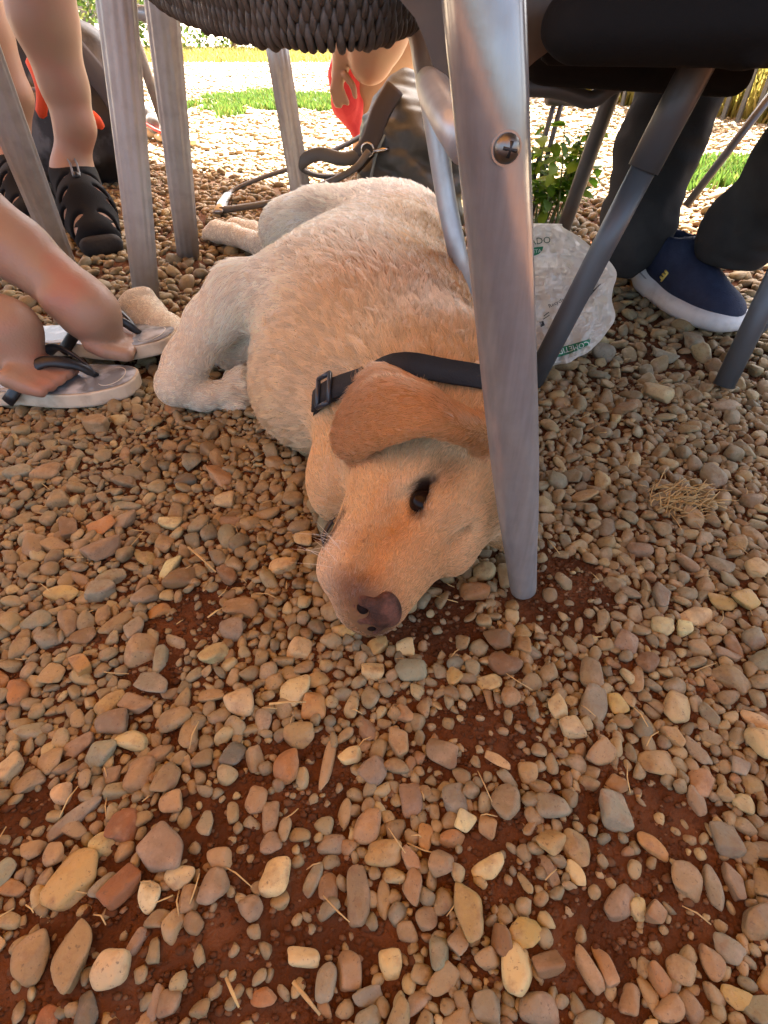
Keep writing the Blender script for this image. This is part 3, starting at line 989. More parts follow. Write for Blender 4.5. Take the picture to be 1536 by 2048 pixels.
def build_dog():
    s = SDF((-.47, .22, -.012), (.24, 1.52, .25), .0026)
    # trunk, lying on its left side
    s.ell((-.030, .775, .100), (.148, .22, .108), k=.05)
    s.ell((-.015, .63, .098), (.125, .15, .096), k=.06)
    s.cone((.02, .90, .098), (.025, 1.12, .088), .098, .088, .05)
    s.cone((-.05, .90, .085), (-.03, 1.10, .08), .085, .08, .05)
    s.ell((.005, 1.165, .088), (.118, .125, .084), k=.05)
    s.ell((-.06, .70, .155), (.075, .11, .05), k=.05)                  # right shoulder blade
    # neck with loose skin
    s.cone((.0, .60, .098), (.030, .495, .092), .092, .080, .05)
    s.cone((.030, .495, .092), (.072, .425, .088), .080, .068, .04)
    s.ell((.055, .545, .125), (.075, .06, .052), k=.03)
    s.ell((-.085, .60, .06), (.07, .075, .06), k=.05)                  # fore chest
    s.chain([P(655, 770, .135), P(725, 718, .178), P(810, 660, .192)], [.002, .004, .002], .030, 'sub')
    # right hind leg
    s.ell((-.085, 1.165, .105), (.125, .085, .062), k=.04)
    s.chain([(-.13, 1.16, .10), (-.19, 1.185, .085), (-.225, 1.245, .042)], [.065, .052, .029], .03)
    s.chain([(-.225, 1.245, .042), (-.262, 1.285, .032), (-.35, 1.375, .030), (-.395, 1.415, .026)], [.029, .025, .021, .026], .018)
    # left hind leg below it
    s.chain([(-.12, 1.23, .05), (-.23, 1.32, .03), (-.31, 1.42, .024), (-.36, 1.455, .024)], [.05, .028, .02, .024], .02)
    # right foreleg
    s.chain([(-.10, .70, .14), (-.19, .735, .128), (-.232, .715, .098), (-.262, .678, .062), (-.276, .656, .040)], [.060, .038, .029, .0245, .0255], .025)
    s.chain([(-.276, .656, .036), (-.245, .660, .020), (-.215, .672, .018)], [.025, .019, .019], .010)
    # left foreleg
    s.chain([(-.12, .73, .06), (-.21, .765, .038), (-.292, .80, .032), (-.345, .842, .034), (-.382, .878, .036)], [.05, .032, .024, .023, .028], .02)
    # toes
    def paw(c, d, side, up, r=.0105):
        c, d, side, up = (np.asarray(v, float) for v in (c, d, side, up))
        for i, (t, l) in enumerate(((-1.5, .022), (-.5, .030), (.5, .030), (1.5, .022))):
            a = c + side * t * .0135
            s.chain([a, a + d * l * .6 + up * .004, a + d * l - up * .004], [r * 1.1, r * 1.1, r * .85], .006)
    s.ell((-.385, .878, .045), (.030, .030, .026), None, .015)
    paw((-.392, .884, .052), (-.55, .45, .55), (.55, .66, .12), (0, -.5, .8), .0125)
    paw((-.400, 1.420, .026), (-.80, .42, -.1), (.42, .80, .25), (0, 0, 1), .009)
    paw((-.365, 1.458, .022), (-.80, .30, 0), (.3, .9, 0), (0, 0, 1), .008)
    paw((-.212, .673, .019), (.9, .3, -.1), (.1, .55, .75), (0, -.3, 1), .0095)
    # head
    def he(c, r, k=.012, op='add', e=2.0):
        s.ell(HD(*c), HS * np.array(r), HR, k, op, e)
    def hc(a, b, ra, rb, k=.012, op='add'):
        s.cone(HD(*a), HD(*b), ra * HS, rb * HS, k, op)
    he((-.050, .008, 0), (.072, .052, .060), .03)
    he((-.030, -.022, .040), (.052, .042, .030), .03)
    he((-.030, -.022, -.040), (.052, .042, .030), .03)
    he((-.060, -.045, .030), (.05, .045, .045), .03)                   # cheek and jowl
    he((-.060, -.045, -.030), (.05, .045, .045), .03)
    hc((.0, -.010, 0), (.078, -.016, 0), .047, .034, .02)
    s.ell(P(688, 942, .052), (.036, .038, .042), None, .03)
    s.ell(P(672, 985, .045), (.022, .024, .030), None, .03)
    he((.010, -.048, .020), (.040, .026, .028), .02)
    he((.050, -.020, 0), (.060, .026, .036), .012, 'add', 2.6)         # square muzzle
    he((.055, -.040, .021), (.045, .030, .021), .012)
    he((.074, -.030, .022), (.026, .024, .018), .010)                  # flews
    he((.055, -.040, -.019), (.045, .030, .020), .012)
    he((.088, -.020, .014), (.017, .022, .017), .008)
    he((.088, -.018, -.013), (.018, .022, .016), .01)
    hc((-.03, -.060, 0), (.060, -.058, 0), .024, .018, .015)           # lower jaw
    he((-.006, .027, .031), (.026, .013, .015), .012)                  # brows
    he((-.006, .027, -.031), (.026, .013, .015), .012)
    he((.004, .0215, .041), (.017, .0042, .006), .006)                 # lids
    he((.006, .0040, .0425), (.016, .0040, .0055), .006)
    hc((.085, -.006, .034), (.030, -.008, .046), .004, .005, .014, 'sub')       # crease between bridge and lip
    he((.010, -.012, .042), (.026, .018, .008), .016)                  # below the eye
    he((-.006, -.014, .044), (.022, .02, .008), .016)
    he((.012, .038, 0), (.024, .008, .006), .014, 'sub')                # furrow between the eyes
    for sg in (1, -1):
        he((.006, .0125, sg * .047), (.0140, .0062, .0125), .003, 'sub')
        he((-.004, .0150, sg * .046), (.0085, .0036, .010), .004, 'sub')
        he((.030, .000, sg * .049), (.022, .010, .010), .016, 'sub')
        he((-.032, .030, sg * .056), (.020, .014, .010), .018, 'sub')
        he((.098, -.010, sg * .012), (.010, .006, .006), .006, 'sub')
    # mouth line
    hc((.032, -.060, .048), (.064, -.064, .038), .0035, .003, .005, 'sub')
    # right ear, folded back over the collar; grid of control points in picture position and height
    ear = [[P(985, 897, .128), P(985, 882, .138), P(980, 866, .144), P(972, 850, .144)],
           [P(915, 872, .156), P(915, 852, .166), P(908, 828, .168), P(900, 812, .160)],
           [P(850, 858, .168), P(852, 832, .176), P(845, 795, .182), P(838, 772, .172)],
           [P(775, 880, .150), P(775, 848, .162), P(765, 785, .180), P(752, 738, .178)],
           [P(712, 905, .118), P(702, 882, .128), P(700, 830, .146), P(708, 795, .152)],
           [P(690, 908, .108), P(680, 893, .114), P(676, 870, .122), P(684, 845, .130)]]
    E = np.array(ear)
    Eu = np.stack([spline(E[:, j], 4) for j in range(4)], 1)
    Eg = np.stack([spline(Eu[i], 4) for i in range(len(Eu))], 0)
    na, nb = Eg.shape[:2]
    for i in range(na - 1):
        for j in range(nb - 1):
            th = .0040
            s.tri(Eg[i, j], Eg[i + 1, j], Eg[i + 1, j + 1], th, .005)
            s.tri(Eg[i, j], Eg[i + 1, j + 1], Eg[i, j + 1], th, .005)
    # other ear, crushed under the head
    s.chain([HD(-.055, .03, -.045), HD(-.06, .06, -.06), HD(-.03, .075, -.066)], [.012, .010, .008], .015)
    s.floor(.0)
    V, Q = s.mesh(2)
    return V, Q, Eg

DV, DQ, EAR = build_dog()
print('dog verts', len(DV))

def seg_d(p, a, b):
    a, b = np.asarray(a, float), np.asarray(b, float)
    ba = b - a
    h = np.clip(((p - a) @ ba) / (ba @ ba), 0, 1)
    return np.linalg.norm(p - a - h[:, None] * ba, axis=1)

def sstep(x, a, b):
    t = np.clip((x - a) / (b - a), 0, 1)
    return t * t * (3 - 2 * t)

def mixc(c, col, w):
    return c * (1 - w[:, None]) + np.asarray(col) * w[:, None]

def head_local(p):
    return ((p - HT) @ HR) / HS

EARP = EAR.reshape(-1, 3)
def ear_dist(p):
    out = np.full(len(p), 1.0)
    m = (p[:, 1] < .62) & (p[:, 2] > .06)
    q = p[m]
    if len(q):
        out[m] = np.min(np.stack([np.linalg.norm(q - e, axis=1) for e in EARP[::2]], 0), 0)
    return out

def dog_color(p):
    n1 = vnoise(p, 14, 21)
    n2 = vnoise(p, 45, 22)
    c = np.tile(np.array([.66, .475, .275]), (len(p), 1))
    # back and flank are tan, belly and legs cream white
    back = sstep(p[:, 0] + .05 * n1, -.09, .03) * sstep(p[:, 1], .50, .62) * (1 - sstep(p[:, 1], .95, 1.25) * .55)
    c = mixc(c, (.43, .165, .043), .95 * back)
    cream = sstep(-p[:, 0] + .04 * n1, .05, .16) * sstep(p[:, 1], .55, .66)
    c = mixc(c, (.86, .75, .58), .9 * cream)
    hind = sstep(p[:, 1], .98, 1.15)
    c = mixc(c, (.86, .76, .61), .8 * hind * (1 - .5 * back))
    nape = sstep(p[:, 0], -.02, .06) * (p[:, 1] < .53) * (p[:, 1] > .40)
    c = mixc(c, (.56, .29, .11), .8 * nape)
    scarf = np.exp(-((p[:, 0] - .055) / .06) ** 2 - ((p[:, 1] - .56) / .05) ** 2)
    c = mixc(c, (.74, .56, .40), .7 * scarf)
    h = head_local(p)
    hd = sstep(h[:, 0], -.105, -.06) * (p[:, 1] < .5)
    c = mixc(c, (.62, .39, .19), .8 * hd)
    bridge = hd * sstep(h[:, 0], -.01, .03) * sstep(h[:, 1], -.045, -.01)
    c = mixc(c, (.49, .23, .08), .8 * bridge)
    lipw = hd * sstep(h[:, 0], .03, .06) * sstep(-h[:, 1], .018, .040)
    c = mixc(c, (.60, .45, .32), .7 * lipw)
    crown = hd * sstep(h[:, 1], .02, .05) * sstep(-h[:, 0], .0, .05)
    c = mixc(c, (.58, .33, .14), .6 * crown)
    nosed = hd * np.exp(-((h[:, 0] - .104) / .017) ** 2 - ((h[:, 1] + .010) / .028) ** 2) * (np.abs(h[:, 2]) < .04)
    c = mixc(c, (.10, .045, .03), .85 * nosed)
    ed = np.sqrt(((h[:, 0] - .003) / .028) ** 2 + ((h[:, 1] - .0130) / .0135) ** 2 + ((np.abs(h[:, 2]) - .042) / .02) ** 2)
    c = mixc(c, (.030, .015, .010), (1 - sstep(ed, .55, 1.15)) * hd)
    lip = np.minimum(seg_d(h, (.032, -.060, .048), (.064, -.064, .038)), 1)
    c = mixc(c, (.02, .015, .015), (1 - sstep(lip, .004, .010)) * hd)
    for k_ in range(12):
        w_ = seg_d(h, (.045 + .009 * (k_ % 6), -.018 - .010 * (k_ // 6), .036), (.045 + .009 * (k_ % 6), -.020 - .010 * (k_ // 6), .044))
        c = mixc(c, (.10, .05, .03), .6 * (w_ < .0010) * hd)
    e = ear_dist(p)
    ear = (1 - sstep(e, .010, .018))
    tip = sstep(-p[:, 0], -.09, .03)
    c = mixc(c, (.42, .17, .05), .95 * ear)
    c = mixc(c, (.22, .068, .018), .85 * ear * sstep(p[:, 1] + .02 * n1, .405, .45))
    c = mixc(c, (.36, .17, .08), .5 * ear * sstep(-p[:, 0], -.01, .06))
    c *= (1 + .10 * n1 + .06 * n2)[:, None]
    return np.clip(c, .01, .85)

dog = thing('dog', 'cream and tan dog with a black collar lying on its side on the pebbles', 'dog', (0, .8, 0))
dm = mesh_from(DV, DQ)
set_color(dm, dog_color(DV) * .66)
M_COAT = mat('dog_coat', attr='col', rough=.75, spec=.2, bump=(380, .5, .002))
child('body', dm, M_COAT, dog)

# collar, wrapped round the neck where the skin actually is
def collar_ring():
    A, B_, C_ = P(660, 858, .05), P(842, 742, .175), P(960, 790, .135)
    ax = np.cross(B_ - A, C_ - A)
    ax /= np.linalg.norm(ax)
    if ax[1] > 0:
        ax = -ax
    c = vec3(.02, .0, .088)
    c[1] = A[1] - ((c - A)[0] * ax[0] + (c - A)[2] * ax[2]) / ax[1]
    up = np.array([0, 0, 1.0]) - ax * ax[2]
    up /= np.linalg.norm(up)
    sd_ = np.cross(up, ax)
    q = DV - c
    m = (np.abs(q @ ax) < .012) & (np.linalg.norm(q, axis=1) < .15)
    q, ed_ = q[m], ear_dist(DV[m])
    q = q[ed_ > .012]
    th = np.arctan2(q @ up, q @ sd_)
    r = np.hypot(q @ up, q @ sd_)
    N_ = 72
    R_ = np.zeros(N_)
    for i in range(N_):
        t = -math.pi + 2 * math.pi * i / N_
        d = np.abs((th - t + math.pi) % (2 * math.pi) - math.pi)
        s_ = d < .10
        lim = .087 if (math.cos(t) * sd_ + math.sin(t) * up)[0] < -.25 else .125
        R_[i] = min(lim, np.percentile(r[s_], 92)) if s_.sum() > 3 else .08
    for _ in range(6):
        R_ = .5 * R_ + .25 * np.roll(R_, 1) + .25 * np.roll(R_, -1)
    return c, ax, up, sd_, R_
def vec3(a, b, c):
    return np.array([a, b, c], float)
CCN, CAX, CUP, CSD, CRAD = collar_ring()
def collar_gap(p):
    q = p - CCN
    r = np.linalg.norm(q, axis=1)
    t = np.arctan2(q @ CUP, q @ CSD)
    rr = np.hypot(q @ CUP, q @ CSD)
    lim = CRAD[((t + math.pi) / (2 * math.pi) * 72).astype(int) % 72] + .007
    return np.where((r < .14) & (rr < lim), np.maximum(0, np.abs(q @ CAX) - .006), 1.0)
def collar_pt(t, off):
    i = ((t + math.pi) / (2 * math.pi) * 72) % 72
    k = int(i)
    r = CRAD[k] + (CRAD[(k + 1) % 72] - CRAD[k]) * (i - k) + off
    o = CSD * math.cos(t) + CUP * math.sin(t)
    return CCN + o * r, o

# coat of hair
def flow_dir(p, nrm):
    f = np.tile(np.array([-.25, 1.0, -.15]), (len(p), 1))
    f[:, 0] += -.5 * sstep(-p[:, 0], -.05, .12) + .35 * vnoise(p, 9, 31)
    f[:, 1] += .3 * vnoise(p, 9, 32)
    f[:, 2] += -.6 * sstep(-p[:, 0], .05, .15)
    h = head_local(p)
    hw = sstep(h[:, 0], -.10, -.07) * (p[:, 1] < .52)
    back = -HR[:, 0] * 1.0
    hd = np.tile(back, (len(p), 1)) + HR[:, 1] * (np.clip(h[:, 1] * 8, -.5, .5))[:, None] + HR[:, 2] * np.clip(h[:, 2] * 8, -.5, .5)[:, None]
    sw = .45 * vnoise(p, 26, 33)
    hd = hd + HR[:, 1] * sw[:, None]
    f = f * (1 - hw[:, None]) + hd * hw[:, None]
    e = ear_dist(p)
    ew = (1 - sstep(e, .010, .018))[:, None]
    ed = np.tile(np.array([-1.0, .35, -.25]), (len(p), 1))
    f = f * (1 - ew) + ed * ew
    def limb(pts, rad):
        nonlocal f
        for a, b in zip(pts[:-1], pts[1:]):
            a, b = np.asarray(a, float), np.asarray(b, float)
            w = (1 - sstep(seg_d(p, a, b), rad, rad + .02))[:, None]
            f = f * (1 - w) + (b - a) / np.linalg.norm(b - a) * w
    limb([(-.19, .735, .128), (-.232, .715, .098), (-.262, .678, .062), (-.276, .656, .040)], .05)
    limb([(-.276, .656, .036), (-.215, .672, .018)], .03)
    limb([(-.21, .765, .038), (-.292, .80, .032), (-.382, .878, .036)], .04)
    limb([(-.225, 1.245, .042), (-.35, 1.375, .030), (-.41, 1.43, .026)], .035)
    limb([(-.23, 1.32, .03), (-.36, 1.455, .024)], .03)
    f = f - nrm * np.sum(f * nrm, 1)[:, None]
    return f / (np.linalg.norm(f, axis=1)[:, None] + 1e-9)

def make_fur(n, nclump):
    tri = np.vstack([DQ[:, [0, 1, 2]], DQ[:, [0, 2, 3]]])
    a, b, c = DV[tri[:, 0]], DV[tri[:, 1]], DV[tri[:, 2]]
    nr = np.cross(b - a, c - a)
    ar = np.linalg.norm(nr, axis=1)
    # smooth normals per vertex
    vn = np.zeros_like(DV)
    for i in range(3):
        np.add.at(vn, tri[:, i], nr)
    vn /= np.linalg.norm(vn, axis=1)[:, None] + 1e-12
    cen = (a + b + c) / 3
    w = ar * (cen[:, 2] > .004) * np.clip(1.2 + nr[:, 2] / (ar + 1e-12), 0, 1)
    w = w * np.where(cen[:, 1] < .58, 2.3, 1.0)
    def sample(k):
        t = rng.choice(len(tri), k, p=w / w.sum())
        u = np.sqrt(rng.random(k))
        v = rng.random(k)
        w0, w1, w2 = 1 - u, u * (1 - v), u * v
        p = a[t] * w0[:, None] + b[t] * w1[:, None] + c[t] * w2[:, None]
        q = vn[tri[t, 0]] * w0[:, None] + vn[tri[t, 1]] * w1[:, None] + vn[tri[t, 2]] * w2[:, None]
        return p, q / (np.linalg.norm(q, axis=1)[:, None] + 1e-12)
    p, q = sample(n)
    h = head_local(p)
    onhead = sstep(h[:, 0], -.10, -.06) * (p[:, 1] < .52)
    muz = onhead * sstep(h[:, 0], -.01, .05)
    ear = 1 - sstep(ear_dist(p), .010, .018)
    limb = sstep(-p[:, 0], .19, .25)
    L = .0168 * (1 - .62 * onhead) * (1 - .35 * muz) * (1 - .74 * limb) * (1 - .45 * sstep(-p[:, 0], .30, .35))
    L = np.minimum(L, .021 - .0145 * ear)
    cheek = onhead * np.exp(-((h[:, 0] + .06) / .035) ** 2 - ((h[:, 1] + .05) / .03) ** 2)
    L = L + .008 * cheek
    ed = np.sqrt(((h[:, 0] - .004) / .022) ** 2 + ((h[:, 1] - .0125) / .010) ** 2 + ((np.abs(h[:, 2]) - .042) / .02) ** 2)
    nd = np.sqrt(((h[:, 0] - .106) / .014) ** 2 + ((h[:, 1] + .003) / .019) ** 2 + ((h[:, 2] - .003) / .023) ** 2)
    lp = seg_d(h, (.032, -.060, .048), (.064, -.064, .038))
    L = L * (.3 + .7 * sstep(collar_gap(p), .003, .010))
    keep = (ed > .85) & (nd > 1) & (lp > .004) & (collar_gap(p) > .002)
    p, q, L = p[keep], q[keep], L[keep]
    onhead, limb = onhead[keep], limb[keep]
    n = len(p)
    L = L * rng.uniform(.65, 1.15, n)
    d = flow_dir(p, q)
    jt = rng.normal(0, .13, (n, 3))
    d = d + jt - .8 * q * np.sum(jt * q, 1)[:, None]
    lift = (.045 + .035 * (1 - onhead) + rng.uniform(0, .07, n))[:, None]
    # clumps: every hair leans towards the tip of the nearest lock
    from mathutils.kdtree import KDTree
    cp, cq = sample(nclump)
    kd = KDTree(nclump)
    for i, v in enumerate(cp):
        kd.insert(v, i)
    kd.balance()
    ci = np.array([kd.find(v)[1] for v in p])
    jt = rng.normal(0, .20, (nclump, 3))
    cdir = flow_dir(cp, cq) + jt - .85 * cq * np.sum(jt * cq, 1)[:, None]
    clen = rng.uniform(.7, 1.3, nclump)
    clift = rng.uniform(.4, 1.5, nclump)
    ctip = cp[ci] + cdir[ci] * (L * clen[ci])[:, None] + cq[ci] * (lift * (L * clift[ci])[:, None])
    cl = (.78 + .20 * sstep(vnoise(p, 12, 41), -.3, .4)) * (1 - .35 * onhead)
    K = 5
    pts = np.zeros((n, K, 3))
    for j in range(K):
        t = j / (K - 1)
        base = p + d * (L * t)[:, None] + q * (lift * L[:, None] * (t - .55 * t * t) * 1.6)
        targ = p + (ctip - p) * t + q * (lift * L[:, None] * (t - t * t))
        wt = (cl * t ** 1.3)[:, None]
        pts[:, j] = base * (1 - wt) + targ * wt
    pts[:, :, 2] = np.maximum(pts[:, :, 2], .002)
    hc = bpy.data.hair_curves.new('fur')
    hc.add_curves([K] * n)
    hc.attributes['position'].data.foreach_set('vector', pts.reshape(-1).astype(np.float32))
    rad = hc.attributes.get('radius') or hc.attributes.new('radius', 'FLOAT', 'POINT')
    prof = np.array([1, 1, .85, .6, .15])
    base_r = (.00015 + .00005 * rng.random(n)) * (1 - .2 * onhead)
    rad.data.foreach_set('value', (base_r[:, None] * prof).reshape(-1).astype(np.float32))
    col = np.clip(dog_color(p), .01, .85) ** 1.0 * 1.18
    col *= rng.uniform(.82, 1.15, (n, 1)) * (1 + (rng.uniform(-.20, .16, nclump)[ci]) * (1 - .75 * onhead))[:, None]
    white = rng.random(n) < .10 * (1 - .85 * np.maximum(onhead, sstep(.62 - p[:, 1], 0, .08)))
    col[white] = col[white] * .5 + np.array([.62, .54, .42]) * .5
    at = hc.attributes.new('col', 'FLOAT_COLOR', 'CURVE')
    c4 = np.ones((n, 4), np.float32)
    c4[:, :3] = np.clip(col, .01, .92)
    at.data.foreach_set('color', c4.ravel())
    return hc

M_HAIR = bpy.data.materials.new('dog_hair')
M_HAIR.use_nodes = True
nt = M_HAIR.node_tree
nt.nodes.remove(nt.nodes['Principled BSDF'])
hb_ = nt.nodes.new('ShaderNodeBsdfHairPrincipled')
hb_.parametrization = 'COLOR'
hb_.inputs['Roughness'].default_value = .28
hb_.inputs['Radial Roughness'].default_value = .45
at_n = nt.nodes.new('ShaderNodeAttribute')
at_n.attribute_name = 'col'
nt.links.new(at_n.outputs['Color'], hb_.inputs['Color'])
df_ = nt.nodes.new('ShaderNodeBsdfPrincipled')
df_.inputs['Roughness'].default_value = .34
df_.inputs['Specular IOR Level'].default_value = .4
nt.links.new(at_n.outputs['Color'], df_.inputs['Base Color'])
mxh = nt.nodes.new('ShaderNodeMixShader')
mxh.inputs[0].default_value = .55
nt.links.new(hb_.outputs[0], mxh.inputs[1])
nt.links.new(df_.outputs[0], mxh.inputs[2])
nt.links.new(mxh.outputs[0], nt.nodes['Material Output'].inputs[0])
child('fur', make_fur(240000, 11000), M_HAIR, dog)

# eyes, nose, lip
def ball(c, r, R=None, n=24):
    v, f = ico(4)
    v = v * np.asarray(r)
    if R is not None:
        v = v @ np.asarray(R).T
    return mesh_from(v + np.asarray(c), f)
M_EYE = mat('dog_eye', (.012, .006, .004), .10, spec=.12)
for sg in (1, -1):
    child('eye', ball(HD(.005, .012, sg * .0375), .0122 * HS), M_EYE, dog)
M_NOSTRIL_SHADE = mat('nostril_shade', (.012, .006, .005), .8, spec=.1)  # near-black colour put in for the shade inside the nose openings
ns = SDF(HD(.105, -.004, 0) - .04, HD(.105, -.004, 0) + .04, .0009)
ns.ell(HD(.104, -.001, .003), HS * np.array([.010, .0122, .0165]), HR, .006)
ns.ell(HD(.098, .009, .003), HS * np.array([.011, .009, .017]), HR, .006)
ns.ell(HD(.109, -.012, 0), HS * np.array([.007, .010, .008]), HR, .006)
for sg in (1, -1):
    ns.cone(HD(.118, -.005, .003 + sg * .0095), HD(.108, -.008, .003 + sg * .021), .0042 * HS, .0030 * HS, .003, 'sub')
for sg in (1, -1):
    ns.ell(HD(.106, -.007, .003 + sg * .013), HS * np.array([.0085, .0088, .0080]), HR, .004)
for sg in (1, -1):
    ns.ell(HD(.116, -.006, .003 + sg * .0095), HS * np.array([.011, .0058, .0062]), HR, .003, 'sub')
    ns.cone(HD(.114, -.007, .003 + sg * .012), HD(.104, -.013, .003 + sg * .023), .0024, .0018, .003, 'sub')
ns.cone(HD(.119, -.004, 0), HD(.115, -.022, 0), .0010, .0010, .003, 'sub')
nv_, nq_ = ns.mesh(1)
child('nose', mesh_from(nv_, nq_), mat('dog_nose', (.125, .052, .034), .6, spec=.25, var=(60, (.045, .02, .013), .42, .58), bump=(700, .9, .0016)), dog)
for sg in (1, -1):
    child('nostril_shade_ball', ball(HD(.1085, -.0065, .003 + sg * .0105), HS * np.array([.0052, .0050, .0056]), HR), M_NOSTRIL_SHADE, dog)  # dark ball filling each nose opening in place of its shade
lip_pts = [HD(.036, -.062, .043), HD(.043, -.066, .040), HD(.052, -.068, .036), HD(.060, -.067, .030)]
child('lip', MB().tube(spline(lip_pts, 5), [.0006] * 3 + [.0022] * 10 + [.0008] * 3, 8).mesh(), mat('dog_lip', (.015, .012, .012), .35), dog)
wh = MB()
for i in range(16):
    a = HD(.045 + .045 * random.random(), -.022 - .02 * random.random(), .03 + .008 * random.random())
    d = HR @ np.array([random.uniform(-.3, .5), random.uniform(-1, -.3), random.uniform(.2, .9)])
    wh.tube([a, a + d * .02, a + d * random.uniform(.028, .04) + np.array([0, 0, -.004])], [.00022, .00016, .00005], 4)
child('whiskers', wh.mesh(), mat('whisker', (.75, .68, .55), .4), dog)


collar = thing('dog_collar', 'black webbing collar with a plastic slide buckle around the neck of the dog', 'collar', tuple(CCN))
def band(w, off, th, a0, a1, n):
    V, Fc = [], []
    for t in np.linspace(a0, a1, n):
        p, o = collar_pt(t, off)
        for dw, do in ((-w, 0), (-w * .96, th), (w * .96, th), (w, 0)):
            q = p + CAX * dw + o * do
            V.append((q[0], q[1], max(q[2], .002)))
    for i in range(n - 1):
        for k in range(4):
            Fc.append((i * 4 + k, i * 4 + (k + 1) % 4, (i + 1) * 4 + (k + 1) % 4, (i + 1) * 4 + k))
    return MB().add(V, Fc)
M_WEB = mat('black_webbing', (.010, .010, .012), .8, bump=(700, .8, .001))
child('strap', band(.0110, .0045, .003, -math.pi, math.pi, 145).mesh(), M_WEB, collar)
def ang_of(p):
    q = p - CCN
    return math.atan2(q @ CUP, q @ CSD)
TB = ang_of(P(715, 782, .125))
ends = sorted((TB - .5, TB + .35))
child('strap', band(.0106, .0080, .003, ends[0], ends[1], 16).mesh(), M_WEB, collar)
bp0, o_ = collar_pt(TB, .0125)
t_ = np.cross(CAX, o_)
bk_ = MB()
for (a1, a2), (b1_, b2_) in (((-.0145, -.010), (.0145, -.010)), ((.0145, -.010), (.0145, .010)), ((.0145, .010), (-.0145, .010)), ((-.0145, .010), (-.0145, -.010))):
    bk_.tube([bp0 + CAX * a1 + t_ * a2, bp0 + CAX * b1_ + t_ * b2_], .0024, 8)
child('buckle', bk_.mesh(), mat('buckle_plastic', (.03, .035, .045), .3), collar)
# ------------------------------------------------------------------ tables and chairs
def vec(*a):
    return np.array(a, float)

def lerp(a, b, t):
    return np.asarray(a) + (np.asarray(b) - np.asarray(a)) * t

def along(a, b, n, ext=0.0):
    a, b = np.asarray(a, float), np.asarray(b, float)
    return [a + (b - a) * t for t in np.linspace(0, 1 + ext, n)]

# table whose round front leg stands beside the dog's head
lb = vec(.1295, .331, .004)
lt = vec(.044, .331, .406)
ldir = (lt - lb) / np.linalg.norm(lt - lb)
TOPZ = .725
ltop = lb + ldir * ((TOPZ - .03) / ldir[2])
table = thing('table', 'table on thick shiny round metal legs, one standing beside the head of the dog', 'table', tuple(lb))
prof = [(0, .0085), (.004, .0115), (.012, .0122), (.05, .0136), (.10, .0160), (.15, .0176), (.20, .0181), (.35, .0183), (.72, .0183)]
def leg_pts(b, top):
    d = (np.asarray(top) - b) / np.linalg.norm(np.asarray(top) - b)
    L = np.linalg.norm(np.asarray(top) - b)
    pts = [b + d * min(q, L) for q, _ in prof]
    return pts, [r for _, r in prof]
tl = child('leg', MB().tube(*leg_pts(lb, ltop), n=40).mesh(), M_CHROME, table)
# bolt head on the leg, facing the camera
bc = lb + ldir * ((PY(1003, 297, .318)[2] - lb[2]) / ldir[2])
bn_ = vec(.18, -1, .12)
bn_ = bn_ - ldir * (bn_ @ ldir)
bn_ /= np.linalg.norm(bn_)
b0 = bc + bn_ * .0178
bolt = child('bolt', MB().tube([b0, b0 + bn_ * .0022, b0 + bn_ * .0045, b0 + bn_ * .0058], [.0066, .0064, .0048, .0016], 24).mesh(), mat('dull_bolt', (.22, .21, .19), .38, 1.0, bump=(200, .2, .001)), tl)
child('washer', MB().tube([b0 - bn_ * .001, b0 + bn_ * .0008], [.0078, .0076], 24).mesh(False), M_CHROME, tl)
slot = MB()
for a_ in (0, math.pi / 2):
    sd_ = np.cross(bn_, ldir)
    dd = math.cos(a_ + .4) * sd_ + math.sin(a_ + .4) * ldir
    slot.tube([b0 + bn_ * .0053 - dd * .0035, b0 + bn_ * .0053 + dd * .0035], .0009, 6)
child('cross_slot', slot.mesh(), M_BLACK, tl)
child('table_top', MB().tube([(.40, .60, TOPZ - .03), (.40, .60, TOPZ - .025), (.40, .60, TOPZ), (.40, .60, TOPZ + .004)], [.47, .48, .48, .47], 64).mesh(), M_ALU, table)
for b in (vec(.78, .40, .004), vec(.80, 1.02, .004)):
    top = lerp(b, vec(.40, .60, 0), .3)
    top[2] = TOPZ - .03
    child('leg', MB().tube(*leg_pts(b, top), n=24).mesh(), M_CHROME, table)

# slim chair with curved metal legs close behind that leg
chair = thing('chair', 'slim metal chair with curved legs standing right behind the shiny table leg', 'chair', tuple(P(945, 705)))
c1 = [P(944, 712, .002), PY(925, 560, .76), PY(893, 400, .78), PY(866, 230, .80), PY(848, 130, .82), PY(838, 70, .83), PY(800, -60, .85)]
child('leg', MB().tube(spline(c1, 6), .0125, 16, flat=.8).mesh(), M_ALU, chair)
c2 = [P(905, 520, .002), PY(890, 300, 1.12), PY(862, 120, 1.10), PY(840, 60, 1.05), PY(835, -60, 1.0)]
child('leg', MB().tube(spline(c2, 6), .0095, 12).mesh(), M_ALU, chair)
child('stretcher', MB().tube([PY(856, 163, .58), PY(870, 185, .545), PY(905, 245, .49), PY(935, 290, .46)], [.0105, .0135, .014, .014], 20).mesh(), M_ALU, chair)
V = []
for i in range(9):
    for j in range(7):
        t = i / 8
        x0 = PY(lerp(800, 905, t ** .6), lerp(0, 290, t), .62)
        p = x0 + vec(.22, .10, .10) * (j / 6) + vec(0, 0, .03 * math.sin(math.pi * j / 6))
        V.append(p)
Fc = [(i * 7 + j, (i + 1) * 7 + j, (i + 1) * 7 + j + 1, i * 7 + j + 1) for i in range(8) for j in range(6)]
V2 = [np.asarray(p) + vec(.0, .012, .004) for p in V]
n_ = len(V)
seat_side = MB().add(V, Fc).add(V2, [tuple(reversed(f)) for f in Fc])
